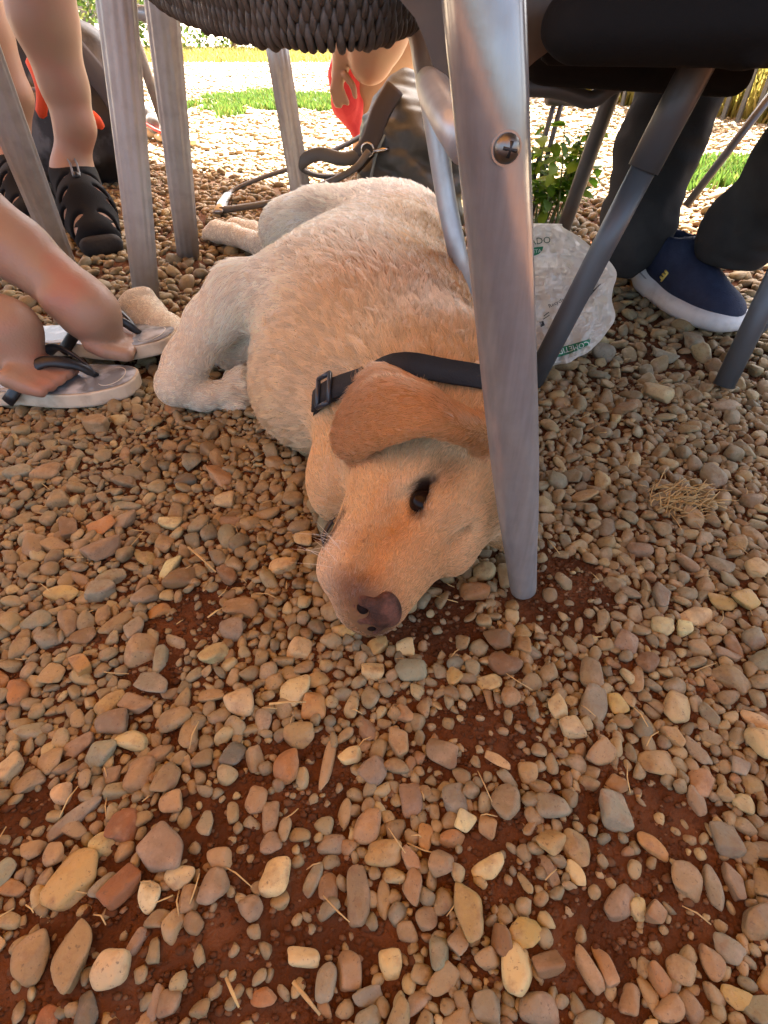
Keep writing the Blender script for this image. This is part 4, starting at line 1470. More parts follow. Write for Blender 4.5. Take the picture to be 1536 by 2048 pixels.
child('seat_shell', seat_side.mesh(), mat('brown_seat', (.10, .065, .04), .5, var=(30, (.14, .09, .05), .4, .7)), chair)

# wicker chair over the dog
wick = thing('wicker_chair', 'wicker chair with a scalloped woven seat edge over the back of the dog', 'chair', tuple(P(605, 440)))
RIM = spline([PY(250, -40, .98), PY(340, 22, .84), PY(450, 70, .74), PY(560, 90, .68), PY(650, 97, .66), PY(740, 93, .67), PY(815, 66, .72), PY(850, 20, .80)], 16)
seg = np.cumsum([0] + [np.linalg.norm(RIM[i + 1] - RIM[i]) for i in range(len(RIM) - 1)])
def rim_at(s_):
    s_ = min(max(s_, 0), seg[-1] - 1e-6)
    i = int(np.searchsorted(seg, s_, 'right') - 1)
    t = (s_ - seg[i]) / (seg[i + 1] - seg[i] + 1e-12)
    p = lerp(RIM[i], RIM[i + 1], t)
    d = RIM[i + 1] - RIM[i]
    return p, d / np.linalg.norm(d)
strand = MB().tube(spline([(0, .010, .030), (0, .001, .024), (0, -.004, .012), (0, -.003, .003), (0, .003, -.001), (0, .010, .003), (0, .013, .012)], 4), .0038, 8, flat=1.0).mesh()
strand.materials.append(M_WICKER)
pitch = .0092
wl = wick.location
for row in range(5):
    n = int(seg[-1] / pitch)
    for i in range(n):
        p, d = rim_at((i + .5 * (row % 2)) * pitch)
        o = bpy.data.objects.new('wicker_strand', strand)
        COL.objects.link(o)
        o.parent = wick
        inn = np.array([-d[1], d[0], 0])
        q = p + vec(0, 0, .0105 * row) + inn * (-.003 * row) + vec(0, 0, random.uniform(-.0018, .0018))
        o.location = Vector(q) - wl
        o.rotation_euler = (random.uniform(-.12, .12), random.uniform(-.14, .14), math.atan2(d[1], d[0]) + random.uniform(-.15, .15))
        k = random.uniform(.85, 1.15)
        o.scale = (k, 1, k)
# seat body filling behind the strands
V = []
m_ = len(RIM)
cen = vec(-.16, 1.05, 0)
for i, p in enumerate(RIM):
    d = rim_at(seg[i])[1]
    inn = np.array([-d[1], d[0], 0])
    V += [p + inn * .008 + vec(0, 0, .004), p - inn * .006 + vec(0, 0, .060), lerp(p, vec(cen[0], cen[1], p[2]), .9) + vec(0, 0, .05), lerp(p, vec(cen[0], cen[1], p[2]), .9) + vec(0, 0, .03)]
Fc = [(i * 4 + k, i * 4 + (k + 1) % 4, (i + 1) * 4 + (k + 1) % 4, (i + 1) * 4 + k) for i in range(m_ - 1) for k in range(4)]
child('seat', MB().add(V, Fc).mesh(), M_WICKER, wick)

def flat_leg(parent, b, top, w0, w1, flutes=10, m=M_ALU, flat=.62):
    pts = along(b, top, 6)
    rad = np.linspace(w0 / 2, w1 / 2, 6)
    return child('leg', MB().tube(pts, list(rad), n=60, flat=flat, flute=.16, nfl=flutes, side=(1, 0, 0)).mesh(), m, parent)

flat_leg(wick, P(612, 446, .002), PY(545, 40, 1.50), .050, .046)
flat_leg(wick, P(1000, 520, .002), PY(880, 0, 1.25), .030, .030)
seatfix = MB().tube([PY(545, 60, 1.50), PY(560, 20, 1.2), PY(600, 10, .95)], .012, 10)
child('frame', seatfix.mesh(), M_ALU, wick)

# ribbed aluminium table at the left
lt_ = thing('side_table', 'aluminium table with wide ribbed legs at the left, beside the bare legs', 'table', tuple(P(295, 612)))
flat_leg(lt_, P(295, 616, .002), lerp(P(295, 616, .002), PY(232, 0, .985), 1.7), .045, .056, 12)
flat_leg(lt_, P(377, 514, .002), lerp(P(377, 514, .002), PY(322, 0, 1.22), 1.7), .048, .058, 12)
flat_leg(lt_, P(140, 560, .002), lerp(P(140, 560, .002), PY(-15, 160, .95), 2.2), .045, .056, 12)
child('brace', MB().tube([PY(330, 250, 1.75), PY(262, 55, 1.7), PY(240, -40, 1.7)], .0125, 16).mesh(), M_ALU, lt_)
child('brace', MB().tube([PY(252, 22, 1.3), PY(350, 35, 1.3)], .011, 16).mesh(), M_ALU, lt_)
tt = lerp(P(295, 616, .002), PY(232, 0, .985), 1.7)
child('table_top', MB().box((-.45, 1.10, .725), (.42, .42, .012)).mesh(False), M_ALU, lt_)

# grey chair at the right: dark seat, slanting grey legs
rc = thing('black_chair', 'black seated chair with slanting grey tube legs in front of the plastic bag', 'chair', tuple(P(1062, 766)))
a_, b_ = P(1064, 768, .002), PY(1462, 0, .735)
child('leg', MB().tube(along(a_, lerp(a_, b_, .66), 4), .0145, 20).mesh(), M_GREYTUBE, rc)
child('leg_sleeve', MB().tube(along(lerp(a_, b_, .655), lerp(a_, b_, 1.12), 4), .0180, 20).mesh(), M_GREYTUBE, rc)
child('leg', MB().tube(along(P(1112, 500, .002), PY(1240, 140, 1.26), 4, .25), .0150, 20).mesh(), M_GREYTUBE, rc)
s_ = SDF((.12, .52, .30), (.85, 1.30, .50), .006)
s_.ell((.46, .92, .405), (.33, .36, .024), None, .02, 'add', 4.0)
s_.cone((.16, .60, .392), (.72, .60, .386), .018, .018, .03)
s_.cone((.16, .70, .376), (.70, .70, .372), .010, .010, .006)
s_.cone((.30, .58, .378), (.30, 1.1, .372), .010, .010, .006)
s_.cone((.56, .58, .378), (.56, 1.1, .372), .010, .010, .006)
s_.cone((.18, .80, .365), (.40, .80, .352), .022, .02, .03)
v_, q_ = s_.mesh(2)
child('seat', mesh_from(v_, q_), mat('black_seat', (.012, .011, .010), .85, bump=(300, .5, .001), spec=.15), rc)
child('frame', MB().tube(spline([PY(1050, 175, .9), PY(1120, 180, .88), PY(1180, 200, .88), PY(1230, 170, .88), PY(1300, 150, .9)], 6), .010, 12).mesh(), M_GREYTUBE, rc)

rc2 = thing('folding_chair', 'thin legged metal chair standing behind the plant by the table leg', 'chair', tuple(P(1062, 420)))
for d in (0, 15):
    child('leg', MB().tube(along(P(1045 + d, 440, .002), PY(1110 + d, 200, 1.66), 3, .6), .0065, 10).mesh(), M_GREYTUBE, rc2)
child('crossbar', MB().tube([PY(1095, 200, 1.64), PY(1180, 205, 1.7)], .011, 10).mesh(), M_GREYTUBE, rc2)
child('seat', MB().box((.62, 1.95, .44), (.20, .20, .012)).mesh(False), M_BLACK, rc2)

rc3 = thing('grey_chair', 'grey tube chair leaning in at the right edge beside the navy sneaker', 'chair', tuple(P(1445, 770)))
child('leg', MB().tube(along(P(1447, 772, .002), PY(1560, 540, .76), 4, 1.2), .0145, 20).mesh(), M_GREYTUBE, rc3)
child('leg', MB().tube(along(P(1458, 728, .002), PY(1560, 610, .80), 4, 1.2), .0085, 14).mesh(), M_GREYTUBE, rc3)
child('brace', MB().tube(along(PY(1372, 412, 1.35), PY(1500, 245, 1.35), 3, .5), .0085, 12).mesh(), M_GREYTUBE, rc3)

# ------------------------------------------------------------------ people
def smooth_body(name, lo, hi, res, build, m, parent, it=2):
    s = SDF(lo, hi, res)
    build(s)
    v, q = s.mesh(it)
    return child(name, mesh_from(v, q), m, parent), v

# person in flip-flops
p1 = thing('person', 'person with bare crossed legs wearing white soled flip-flops beside the dog', 'person', (-.5, .75, 0))
def b1(s):
    # far leg, foot on top
    s.chain([(-1.02, .86, .50), (-.80, .865, .385), (-.60, .842, .245), (-.50, .800, .165), (-.435, .770, .118)], [.060, .055, .046, .040, .037], .02)
    s.ell((-.408, .757, .098), (.037, .033, .037), k=.03)
    s.ell((-.445, .738, .118), (.012, .010, .012), k=.02)
    s.chain([(-.41, .757, .09), (-.405, .765, .062)], [.034, .026], .02)
    for i in range(5):
        y = .735 + .0155 * i
        l = [.030, .032, .028, .024, .018][i]
        s.chain([(-.412, y, .060), (-.398, y, .050), (-.398 + l, y + .002, .043)], [.0125, .0105, .0085 if i else .011], .004)
    s_far = s.F.copy()
    s.F[:] = 1.0
    # near leg
    s.chain([(-1.0, .72, .36), (-.78, .715, .215), (-.62, .71, .135), (-.54, .702, .108)], [.060, .052, .042, .038], .02)
    s.ell((-.498, .700, .100), (.043, .038, .040), k=.03)
    s.chain([(-.495, .695, .085), (-.482, .680, .054)], [.036, .027], .02)
    for i in range(5):
        y = .640 + .0155 * (4 - i)
        l = [.032, .034, .030, .025, .019][i]
        s.chain([(-.482, y, .058), (-.466, y, .048), (-.466 + l, y - .002, .040)], [.0130, .0110, .0088 if i else .0115], .004)
    s.F = np.minimum(s.F, s_far)
_, v1 = smooth_body('body', (-1.12, .58, .0), (-.30, 1.0, .58), .004, b1, M_SKIN, p1)
M_SOLE = mat('cream_foam', (.62, .52, .38), .7, bump=(160, .3, .001), var=(50, (.42, .32, .22), .45, .72))
M_BED = mat('footbed_painted_glare', (.16, .17, .18), .26, var=(30, (.48, .52, .56), .48, .66), bump=(420, .3, .0006))  # pale blue mottling paints sky glare onto the dark bed
M_STRAP = mat('black_rubber', (.012, .012, .014), .35)
def flipflop(toe, heel, w, z0, tilt, parent, th=.020):
    toe, heel = np.asarray(toe, float), np.asarray(heel, float)
    d = (toe - heel)[:2]
    L = np.linalg.norm(d)
    d = np.array([d[0] / L, d[1] / L, 0])
    sd_ = np.array([-d[1], d[0], 0])
    def outline(k=1.0):
        pts = []
        for i in range(48):
            t = 2 * math.pi * i / 48
            u = .5 + .5 * math.cos(t)
            wid = (.40 + .12 * u - .10 * math.exp(-((u - .42) / .16) ** 2)) * w
            v = math.copysign(abs(math.sin(t)) ** .72, math.sin(t)) * wid * k
            pts.append(heel * [1, 1, 0] + d * (L * (.5 + (u - .5) * (1 + (k - 1) * .4))) + sd_ * v)
        return pts
    def zof(p):
        u = ((p - heel) @ d) / L
        return z0 + tilt * u + .012 * max(0, u - .8) * 5 * .4
    V, Fc = [], []
    layers = [(0.97, 0), (1.0, .003), (1.0, th - .002), (.985, th)]
    for k, dz in layers:
        for p in outline(k):
            V.append((p[0], p[1], zof(p) + dz))
    for a in range(3):
        Fc += [(a * 48 + i, a * 48 + (i + 1) % 48, (a + 1) * 48 + (i + 1) % 48, (a + 1) * 48 + i) for i in range(48)]
    Fc += [tuple(reversed(range(48))), tuple(range(144, 192))]
    root = obj('flip_flop', None, None, parent)
    child('sole', MB().add(V, Fc).mesh(False), M_SOLE, root)
    V2 = [(p[0], p[1], zof(p) + th + .0012) for p in outline(.95)]
    child('footbed', MB().add(V2, [tuple(range(48))]).mesh(False), M_BED, root)
    # oval print near the toe
    c = heel * [1, 1, 0] + d * (L * .87)
    pr = [c + d * .018 * math.cos(t) + sd_ * .026 * math.sin(t) for t in np.linspace(0, 2 * math.pi, 30)]
    child('print', MB().tube([(q[0], q[1], zof(q) + th + .0018) for q in pr], .0007, 5).mesh(), mat('worn_print', (.55, .5, .42), .6), root)
    post = heel * [1, 1, 0] + d * (L * .80)
    post[2] = zof(post) + th
    for sg in (1, -1):
        e = heel * [1, 1, 0] + d * (L * .40) + sd_ * sg * w * .46
        e[2] = zof(e) + th * .6
        m1 = lerp(e, post, .45) + vec(0, 0, .040)
        m2 = lerp(e, post, .8) + vec(0, 0, .028)
        child('strap', MB().tube(spline([e, m1, m2, post + vec(0, 0, .004)], 6), [.0085] * 6 + [.0078] * 6 + [.006] * 4 + [.0045] * 2, 10, flat=.4).mesh(), M_STRAP, root)
    return root
flipflop((-.345, .700, 0), (-.615, .690, 0), .100, .006, .0, p1)
flipflop((-.312, .782, 0), (-.575, .830, 0), .096, .014, .016, p1)

# person in black sport sandals
p2 = thing('person', 'person with bare legs in black strappy sport sandals at the upper left', 'person', (-.75, 1.5, 0))
ANK = vec(-.745, 1.525, .135)
TOE = vec(-.650, 1.350, .030)
ANK2, TOE2 = vec(-.985, 1.72, .13), vec(-.875, 1.52, .03)
def foot(s, ank, toe, g=0.0):                      # g > 0 grows the same foot into a shoe upper
    d = (toe - ank) * [1, 1, 0]
    d /= np.linalg.norm(d)
    sd_ = np.array([-d[1], d[0], 0])
    heel = ank - d * .038 + vec(0, 0, -.055)
    s.cone(ank, heel, .036 + g, .036 + g, .03)
    s.ell(heel, (.036 + g, .036 + g, .034 + g), None, .03)
    mid = lerp(ank, toe, .52) + vec(0, 0, -.004)
    s.chain([ank + vec(0, 0, -.025), mid, toe - d * .02 + vec(0, 0, .006)], [.044 + g, .044 + g, .030 + g], .03)
    s.chain([heel, mid + vec(0, 0, -.03), toe - d * .02], [.034 + g, .036 + g, .026 + g], .03)
    for w in (-1, 1):
        s.cone(mid + sd_ * w * .014 + vec(0, 0, -.02), toe + sd_ * w * .018 - d * .01, .034 + g, .020 + g, .03)
    if g == 0:
        for i in range(5):
            a = toe + sd_ * (-.034 + .017 * i) - d * .006 * abs(i - 1.5) + vec(0, 0, -.002)
            s.chain([a, a + d * .026 + vec(0, 0, -.004)], [.0115, .009], .004)
    return d, sd_, heel, mid
def b2(s):
    s.chain([PY(70, -90, 1.55), PY(88, 40, 1.55), PY(128, 170, 1.55), PY(150, 250, 1.54), ANK], [.068, .064, .048, .041, .038], .02)
    foot(s, ANK, TOE)
    s.chain([PY(-70, -60, 1.75), PY(-30, 60, 1.75), PY(25, 190, 1.74), ANK2], [.062, .056, .044, .038], .02)
    foot(s, ANK2, TOE2)
smooth_body('body', (-1.35, 1.28, .0), (-.54, 1.86, .54), .005, b2, M_SKIN2, p2)
M_NEO = mat('black_neoprene', (.007, .007, .008), .85, bump=(500, .6, .0008), spec=.2)
M_RUB = mat('sandal_rubber', (.018, .016, .015), .8, bump=(120, .5, .002), spec=.25)
def sandal(ank, toe, parent):
    root = obj('sandal', None, None, parent)
    lo_, hi_ = np.minimum(ank, toe) - vec(.12, .12, .10), np.maximum(ank, toe) + vec(.12, .12, .10)
    s = SDF(lo_, hi_, .0032)
    d, sd_, heel, mid = foot(s, ank, toe, .007)
    s.ell(ank + vec(0, 0, .055), (.075, .075, .052), None, .012, 'sub')              # opening at the ankle
    R = np.stack([d, sd_, vec(0, 0, 1)], 1)
    L = np.linalg.norm((toe - ank)[:2])
    at_ = lambda t, w, z: ank * [1, 1, 0] + d * L * t + sd_ * w + vec(0, 0, lerp(ank[2], toe[2], t) + z)
    for t, w, z, l, h in ((.28, .042, .005, .010, .030), (.62, .046, -.004, .008, .030), (.30, -.042, .005, .010, .030), (.66, -.046, -.004, .009, .028), (.95, -.030, .004, .009, .020), (.95, .030, .004, .009, .020), (.48, .045, .015, .005, .010)):
        Rt = R @ np.array([[math.cos(.5), 0, math.sin(.5)], [0, 1, 0], [-math.sin(.5), 0, math.cos(.5)]])
        s.ell(at_(t, w, z), (l, .030, h), Rt, .004, 'sub')
    for t in (.34, .62, .90):
        for w in (-.030, .030):
            s.ell(at_(t, w, .024 - .010 * t), (.0085, .021, .036), R, .004, 'sub')
    s.ell(toe + d * .05, (.03, .06, .03), R, .01, 'sub')
    v, q = s.mesh(2)
    child('upper', mesh_from(v, q), M_NEO, root)
    s = SDF(lo_ - vec(0, 0, .06), hi_, .004)
    hb0 = heel - d * .012 + vec(0, 0, -.043)
    tb0 = toe + d * .030
    for t, w in ((.05, .034), (.25, .036), (.45, .038), (.65, .043), (.85, .046), (.97, .036)):
        c = lerp(hb0, tb0, t)
        c = np.array([c[0], c[1], max(.016, lerp(hb0[2], .016, min(1, t * 1.25)))])
        s.ell(c, (w, w, .015), None, .02)
    tc_ = tb0 * [1, 1, 0] + vec(0, 0, .024)
    s.cone(tc_ - sd_ * .026, tc_ + sd_ * .026, .017, .017, .02)
    s.floor(.002)
    v, q = s.mesh(2)
    child('sole', mesh_from(v, q), M_RUB, root)
    lace = spline([at_(.10, 0, .040), at_(.30, .004, .052), at_(.55, 0, .050), at_(.75, .004, .044)], 5)
    child('lace', MB().tube(lace + sd_ * .007, .0022, 6).tube(lace - sd_ * .007, .0022, 6).mesh(), mat('grey_lace', (.16, .17, .19), .5), root)
    c = at_(.50, 0, .055)
    child('toggle', MB().tube([c - d * .012, c, c + d * .012], [.006, .0085, .006], 12).mesh(), M_BLACK, root)
sandal(ANK, TOE, p2)
sandal(ANK2, TOE2, p2)

# crouching person in red behind the bag
p3 = thing('person', 'person in red shorts with bent bare legs behind the grey bag', 'person', (-.02, 2.3, 0))
def b3(s):
    s.chain([PY(800, -90, 2.15), PY(782, 60, 2.2), PY(742, 150, 2.25), PY(728, 225, 2.3), PY(735, 300, 2.35), PY(745, 345, 2.38)], [.12, .115, .085, .06, .045, .04], .03)
    s.chain([PY(775, -40, 2.0), PY(752, 60, 2.0), PY(740, 118, 2.0)], [.09, .085, .06], .03)
    s.chain([PY(690, 40, 2.02), PY(686, 110, 2.04), PY(678, 150, 2.06)], [.030, .026, .024], .02)
    for i in range(4):
        a = PY(672 + 5 * i, 150 - 3 * i, 2.04)
        s.chain([a, a + vec(-.012, 0, -.035), a + vec(-.004 + .004 * i, 0, -.070 - .006 * (i % 2))], [.0105, .0095, .008], .004)
    a = PY(690, 150, 2.02)
    s.chain([a, a + vec(.022, 0, -.025), a + vec(.028, 0, -.05)], [.011, .0095, .008], .004)
smooth_body('body', (-.26, 1.82, .0), (.22, 2.55, .58), .006, b3, M_SKIN2, p3)
s_ = SDF((-.30, 1.9, .02), (.15, 2.6, .52), .006)
s_.chain([PY(706, 95, 2.2), PY(692, 150, 2.2), PY(694, 205, 2.2), PY(712, 262, 2.2)], [.045, .050, .046, .020], .03)
v_, q_ = s_.mesh(2)
child('shorts', mesh_from(v_ + .004 * vnoise(v_ * [1, 1, .35], 60, 4)[:, None] * vec(1, -1, 0), q_), mat('red_cloth', (.55, .035, .045), .75, bump=(120, .5, .003)), p3)

# person in dark trousers and sneakers at the right
p4 = thing('person', 'person in dark trousers and navy sneakers with thick white soles at the right', 'person', (.52, 1.0, 0))
def b4(s):
    s.chain([(.66, .72, .56), (.625, .80, .40), (.605, .90, .26), (.592, .975, .15), (.588, .985, .128)], [.095, .086, .074, .062, .060], .03)
    s.chain([(.60, 1.28, .56), (.545, 1.24, .40), (.492, 1.17, .24), (.462, 1.10, .11), (.458, 1.095, .07)], [.085, .078, .068, .060, .058], .03)
s_ = SDF((.36, .58, .0), (.80, 1.42, .62), .005)
b4(s_)
s_.ell((.580, .965, .035), (.14, .14, .060), None, .006, 'sub')
s_.ell((.458, 1.095, -.01), (.13, .13, .055), None, .006, 'sub')
v_, q_ = s_.mesh(2)
fold = .008 * vnoise(v_ * [1, 1, .4], 20, 3) + .005 * vnoise(v_ * [1, 1, 1.8], 30, 8)
nn_ = v_ - np.stack([np.interp(v_[:, 2], [0, .6], [.52, .6]), np.interp(v_[:, 2], [0, .6], [1.03, 1.0]), v_[:, 2]], 1)
nn_ /= np.linalg.norm(nn_, axis=1)[:, None] + 1e-9
child('body', mesh_from(v_ + nn_ * fold[:, None], q_), mat('dark_trousers', (.034, .032, .030), .9, spec=.15, bump=(300, .4, .001), var=(18, (.05, .047, .043), .4, .7)), p4)
def sneaker(heel, toe, parent, upper, sole, wid=.047):
    heel, toe = np.asarray(heel, float), np.asarray(toe, float)
    d = toe - heel
    L = np.linalg.norm(d)
    d /= L
    sd_ = np.array([-d[1], d[0], 0.0])
    up = np.array([0, 0, 1.0])
    R = np.stack([d, sd_, up], 1)
    root = obj('sneaker', None, None, parent)
    at_ = lambda t, w, z: heel + d * L * t + sd_ * w + up * z
    s = SDF(np.minimum(heel, toe) - .09, np.maximum(heel, toe) + vec(.09, .09, .15), .0035)
    for t, l, w, z, h in ((.10, .045, .036, .030, .026), (.00, .026, .033, .048, .020), (.32, .05, .036, .022, .018), (.55, .055, .042, .020, .017), (.78, .055, .046, .021, .016), (.93, .03, .034, .026, .014)):
        s.ell(at_(t, 0, z), (l, w, h), R, .016, 'add', 2.6)
    s.floor(.003)
    v, q = s.mesh(2)
    child('sole', mesh_from(v, q), sole, root)
    s = SDF(np.minimum(heel, toe) - .09, np.maximum(heel, toe) + vec(.09, .09, .20), .0035)
    s.ell(at_(.14, 0, .075), (.042, .033, .045), R, .02)
    s.cone(at_(.16, 0, .080), at_(.24, 0, .095), .034, .034, .02)
    s.ell(at_(.42, 0, .060), (.07, .036, .038), R, .03)
    s.ell(at_(.66, 0, .044), (.07, .039, .028), R, .03)
    s.ell(at_(.86, 0, .038), (.045, .036, .020), R, .02)
    s.cone(at_(.18, 0, .165), at_(.22, 0, .105), .024, .024, .006, 'sub')
    s.floor(.022)
    v, q = s.mesh(2)
    child('upper', mesh_from(v, q), upper, root)
    return root, at_, sd_, d, up
M_NAVY = mat('navy_mesh', (.012, .018, .045), .75, bump=(420, .8, .0012), var=(80, (.02, .028, .06), .4, .7))
M_WSOLE = mat('white_sole', (.72, .70, .66), .6, bump=(90, .3, .002), var=(30, (.5, .45, .4), .5, .75))
rt, at_, sd4, d4, up4 = sneaker(P(1290, 585, 0), P(1446, 668, 0), p4, M_NAVY, M_WSOLE)
lg = MB()
for a, b, c in ((.36, .40, .062), (.345, .385, .056), (.33, .37, .050)):
    lg.tube([at_(a, -.0405, c + .006), at_(b, -.0415, c + .004)], .0022, 6)
lg.tube([at_(.395, -.0405, .066), at_(.36, -.0420, .050)], .0018, 6)
child('side_mark', lg.mesh(), mat('yellow_mark', (.75, .55, .12), .5), rt)
child('sole_groove', MB().tube(spline([at_(.05, -.037, .046), at_(.25, -.036, .034), at_(.5, -.0415, .026), at_(.75, -.046, .024)], 6), .0022, 6).mesh(), mat('grey_groove', (.35, .33, .31), .7), rt)
sneaker(P(1225, 545, 0), P(1340, 560, 0), p4, mat('grey_mesh', (.20, .19, .18), .8, bump=(400, .6, .001)), M_WSOLE)

# sneaker left out in the sun
sn = thing('sneaker', 'grey and black sneaker with red trim and tan sole on sunlit gravel', 'sneaker', tuple(P(335, 290)))
r_, at_, *_ = sneaker(P(275, 268, 0), P(388, 300, 0), sn, mat('grey_fabric', (.10, .10, .10), .7, var=(20, (.25, .25, .24), .45, .6)), mat('tan_sole', (.55, .40, .22), .7))
child('trim', MB().tube([at_(.3, -.036, .07), at_(.55, -.040, .05), at_(.7, -.042, .045)], .006, 8).mesh(), mat('red_trim', (.6, .04, .03), .6), r_)
# ------------------------------------------------------------------ bags
bp = thing('backpack', 'black and grey backpack with orange red stripes behind the sandalled legs', 'backpack', (-1.15, 2.1, 0))
c0 = PY(120, 170, 2.05)
s_ = SDF(c0 - vec(.34, .22, .36), c0 + vec(.36, .24, .26), .007)
s_.ell(c0 + vec(-.02, .05, -.06), (.20, .11, .21), None, .03, 'add', 3.2)
s_.ell(c0 + vec(-.03, -.05, -.11), (.15, .07, .11), None, .03, 'add', 3.0)
s_.ell(c0 + vec(.15, 0, -.12), (.06, .08, .11), None, .03)
s_.floor(.004)
v_, q_ = s_.mesh(2)
v_ = v_ + .006 * vnoise(v_, 18, 6)[:, None] * vec(1, -1, .4)
child('body', mesh_from(v_, q_), mat('black_nylon', (.018, .019, .021), .6, bump=(200, .5, .001), var=(9, (.10, .11, .12), .52, .60)), bp)
M_OR = mat('orange_stripe', (.75, .09, .03), .6, bump=(200, .3, .001))
for pts, w in (([PY(58, 115, 1.90), PY(74, 150, 1.88), PY(84, 190, 1.87), PY(82, 235, 1.88)], .030), ([PY(180, 225, 1.90), PY(195, 240, 1.89), PY(204, 258, 1.90)], .022)):
    child('stripe', MB().tube(spline(pts, 6), [w * .25] + [w / 2] * (3 * 0 + len(spline(pts, 6)) - 2) + [w * .2], 10, flat=.5).mesh(), M_OR, bp)
child('strap', MB().tube(spline([PY(-10, 10, 1.95), PY(25, 30, 1.92), PY(60, 80, 1.90), PY(90, 120, 1.92)], 6), .018, 10, flat=.4).mesh(), mat('grey_padding', (.09, .10, .115), .7), bp)
child('front_pocket', MB().tube(spline([c0 + vec(-.14, -.115, -.02), c0 + vec(-.02, -.128, .0), c0 + vec(.11, -.112, -.02)], 6), .005, 8).mesh(), mat('grey_zip', (.2, .2, .21), .5), bp)
child('panel', MB().tube(spline([c0 + vec(.10, -.09, .10), c0 + vec(.165, -.075, .0), c0 + vec(.20, -.06, -.10)], 6), .032, 10, flat=.35, side=(1, 0, .3)).mesh(), mat('grey_panel', (.11, .115, .125), .65, bump=(250, .4, .001)), bp)
child('handle', MB().tube(spline([c0 + vec(-.06, .08, .14), c0 + vec(-.02, .08, .19), c0 + vec(.05, .08, .14)], 6), .010, 10).mesh(), M_BLACK, bp)

hb = thing('handbag', 'soft grey green handbag with straps and a snap hook behind the dog', 'bag', tuple(P(850, 440)))
s_ = SDF((-.20, 1.36, .0), (.40, 2.0, .40), .006)
s_.chain([PY(810, 190, 1.70), PY(800, 290, 1.66), PY(800, 400, 1.62)], [.05, .10, .125], .06)
s_.ell(PY(830, 330, 1.62), (.115, .10, .13), None, .05)
s_.cone(PY(740, 300, 1.60), PY(860, 420, 1.58), .025, .09, .04)
s_.floor(.004)
v_, q_ = s_.mesh(2)
fold = .020 * vnoise(v_ @ np.array([[1, 0, .55], [0, 1, 0], [-.55, 0, 1]]) * [1.0, .6, 2.4], 11, 12) + .005 * vnoise(v_ * [1, 1, 2], 32, 13)
cn = PY(815, 320, 1.66)
nn_ = v_ - cn
nn_ /= np.linalg.norm(nn_, axis=1)[:, None]
M_BAGL = mat('grey_green_leather', (.045, .048, .044), .5, bump=(260, .35, .001), var=(60, (.06, .064, .058), .4, .7))
child('body', mesh_from(v_ + nn_ * fold[:, None], q_), M_BAGL, hb)
M_STRL = mat('grey_leather_strap', (.085, .08, .072), .5, bump=(200, .3, .001))
def strap_of(pts, w, th=.005, m=M_STRL, nrm=(0, -.5, 1)):
    q = spline(pts, 8)
    return child('strap', MB().tube(q, w / 2, n=10, flat=th / w * 2, side=np.cross(q[1] - q[0], nrm)).mesh(), m, hb)
strap_of([PY(738, 302, 1.52), PY(705, 340, 1.50), PY(640, 372, 1.52), P(560, 402, .03), P(440, 421, .018)], .018)
strap_of([P(447, 418, .018), P(462, 384, .020), PY(520, 357, 1.85), PY(600, 330, 1.80), PY(690, 290, 1.70), PY(735, 265, 1.62)], .016)
strap_of([PY(745, 300, 1.55), PY(690, 318, 1.53), PY(640, 308, 1.53), PY(606, 322, 1.54), PY(604, 338, 1.55), PY(640, 352, 1.55), PY(690, 352, 1.55)], .030, .006, M_STRL, (0, -1, .3))
strap_of([PY(735, 265, 1.60), PY(722, 290, 1.60), PY(710, 312, 1.58)], .02)
strap_of([PY(790, 175, 1.58), PY(762, 225, 1.56), PY(738, 290, 1.54), PY(705, 330, 1.54)], .045, .007, mat('dark_brown_strap', (.045, .033, .026), .55), (0, -1, .2))
child('strap_end', MB().tube([P(436, 424, .018), P(444, 404, .022), P(456, 388, .022)], .013, 10, flat=.4).mesh(), mat('worn_metal', (.45, .47, .5), .3, .9), hb)
hk = MB()
hcn = PY(735, 300, 1.53)
hk.tube([hcn + .014 * vec(math.cos(t), 0, math.sin(t)) for t in np.linspace(0, 2 * math.pi, 25)], .0026, 8)
hk.tube([hcn + vec(.012, 0, -.004), hcn + vec(.035, 0, .0), hcn + vec(.05, .004, .002)], [.004, .005, .0035], 10)
hk.tube([hcn + vec(0, -.004, -.003), hcn + vec(0, -.009, -.003)], [.006, .005], 14)
child('snap_hook', hk.mesh(), mat('hook_metal', (.55, .52, .48), .25, 1.0), hb)
child('piping', MB().tube(spline([PY(770, 270, 1.545), PY(752, 310, 1.535), PY(742, 355, 1.53), PY(730, 392, 1.53)], 6), .0035, 8).mesh(), mat('pale_piping', (.20, .24, .23), .5), hb)

# plastic carrier bag
pb = thing('plastic_bag', 'crumpled white plastic bag with green print standing behind the table leg', 'bag', tuple(P(1110, 715)))
# outline rows from bottom to top: left pixel, right pixel, distance
ROWS = [(728, 1020, 1118, .80), (716, 1010, 1150, .80), (700, 1004, 1178, .815), (676, 1000, 1206, .83), (650, 998, 1224, .85), (628, 996, 1231, .862), (600, 1000, 1221, .875), (575, 1002, 1224, .885),
        (545, 1006, 1233, .895), (515, 1008, 1212, .905), (495, 1012, 1185, .915), (474, 1016, 1160, .925), (455, 1020, 1130, .93), (448, 1040, 1122, .935)]
NS = 60
rows = []
for y_, l_, r_, d_ in ROWS:
    rows.append(np.stack([PY(l_ + (r_ - l_) * t + random.uniform(-3, 3), y_, d_) for t in np.linspace(0, 1, 9)], 0))
rows = np.array(rows)
ru = np.stack([spline(rows[:, j], 6) for j in range(9)], 1)
BG = np.stack([spline(ru[i], 8) for i in range(len(ru))], 0)
nb_, na_ = BG.shape[:2]
ti = np.linspace(0, 1, nb_)[:, None] * np.ones((1, na_))
tj = np.linspace(0, 1, na_)[None, :] * np.ones((nb_, 1))
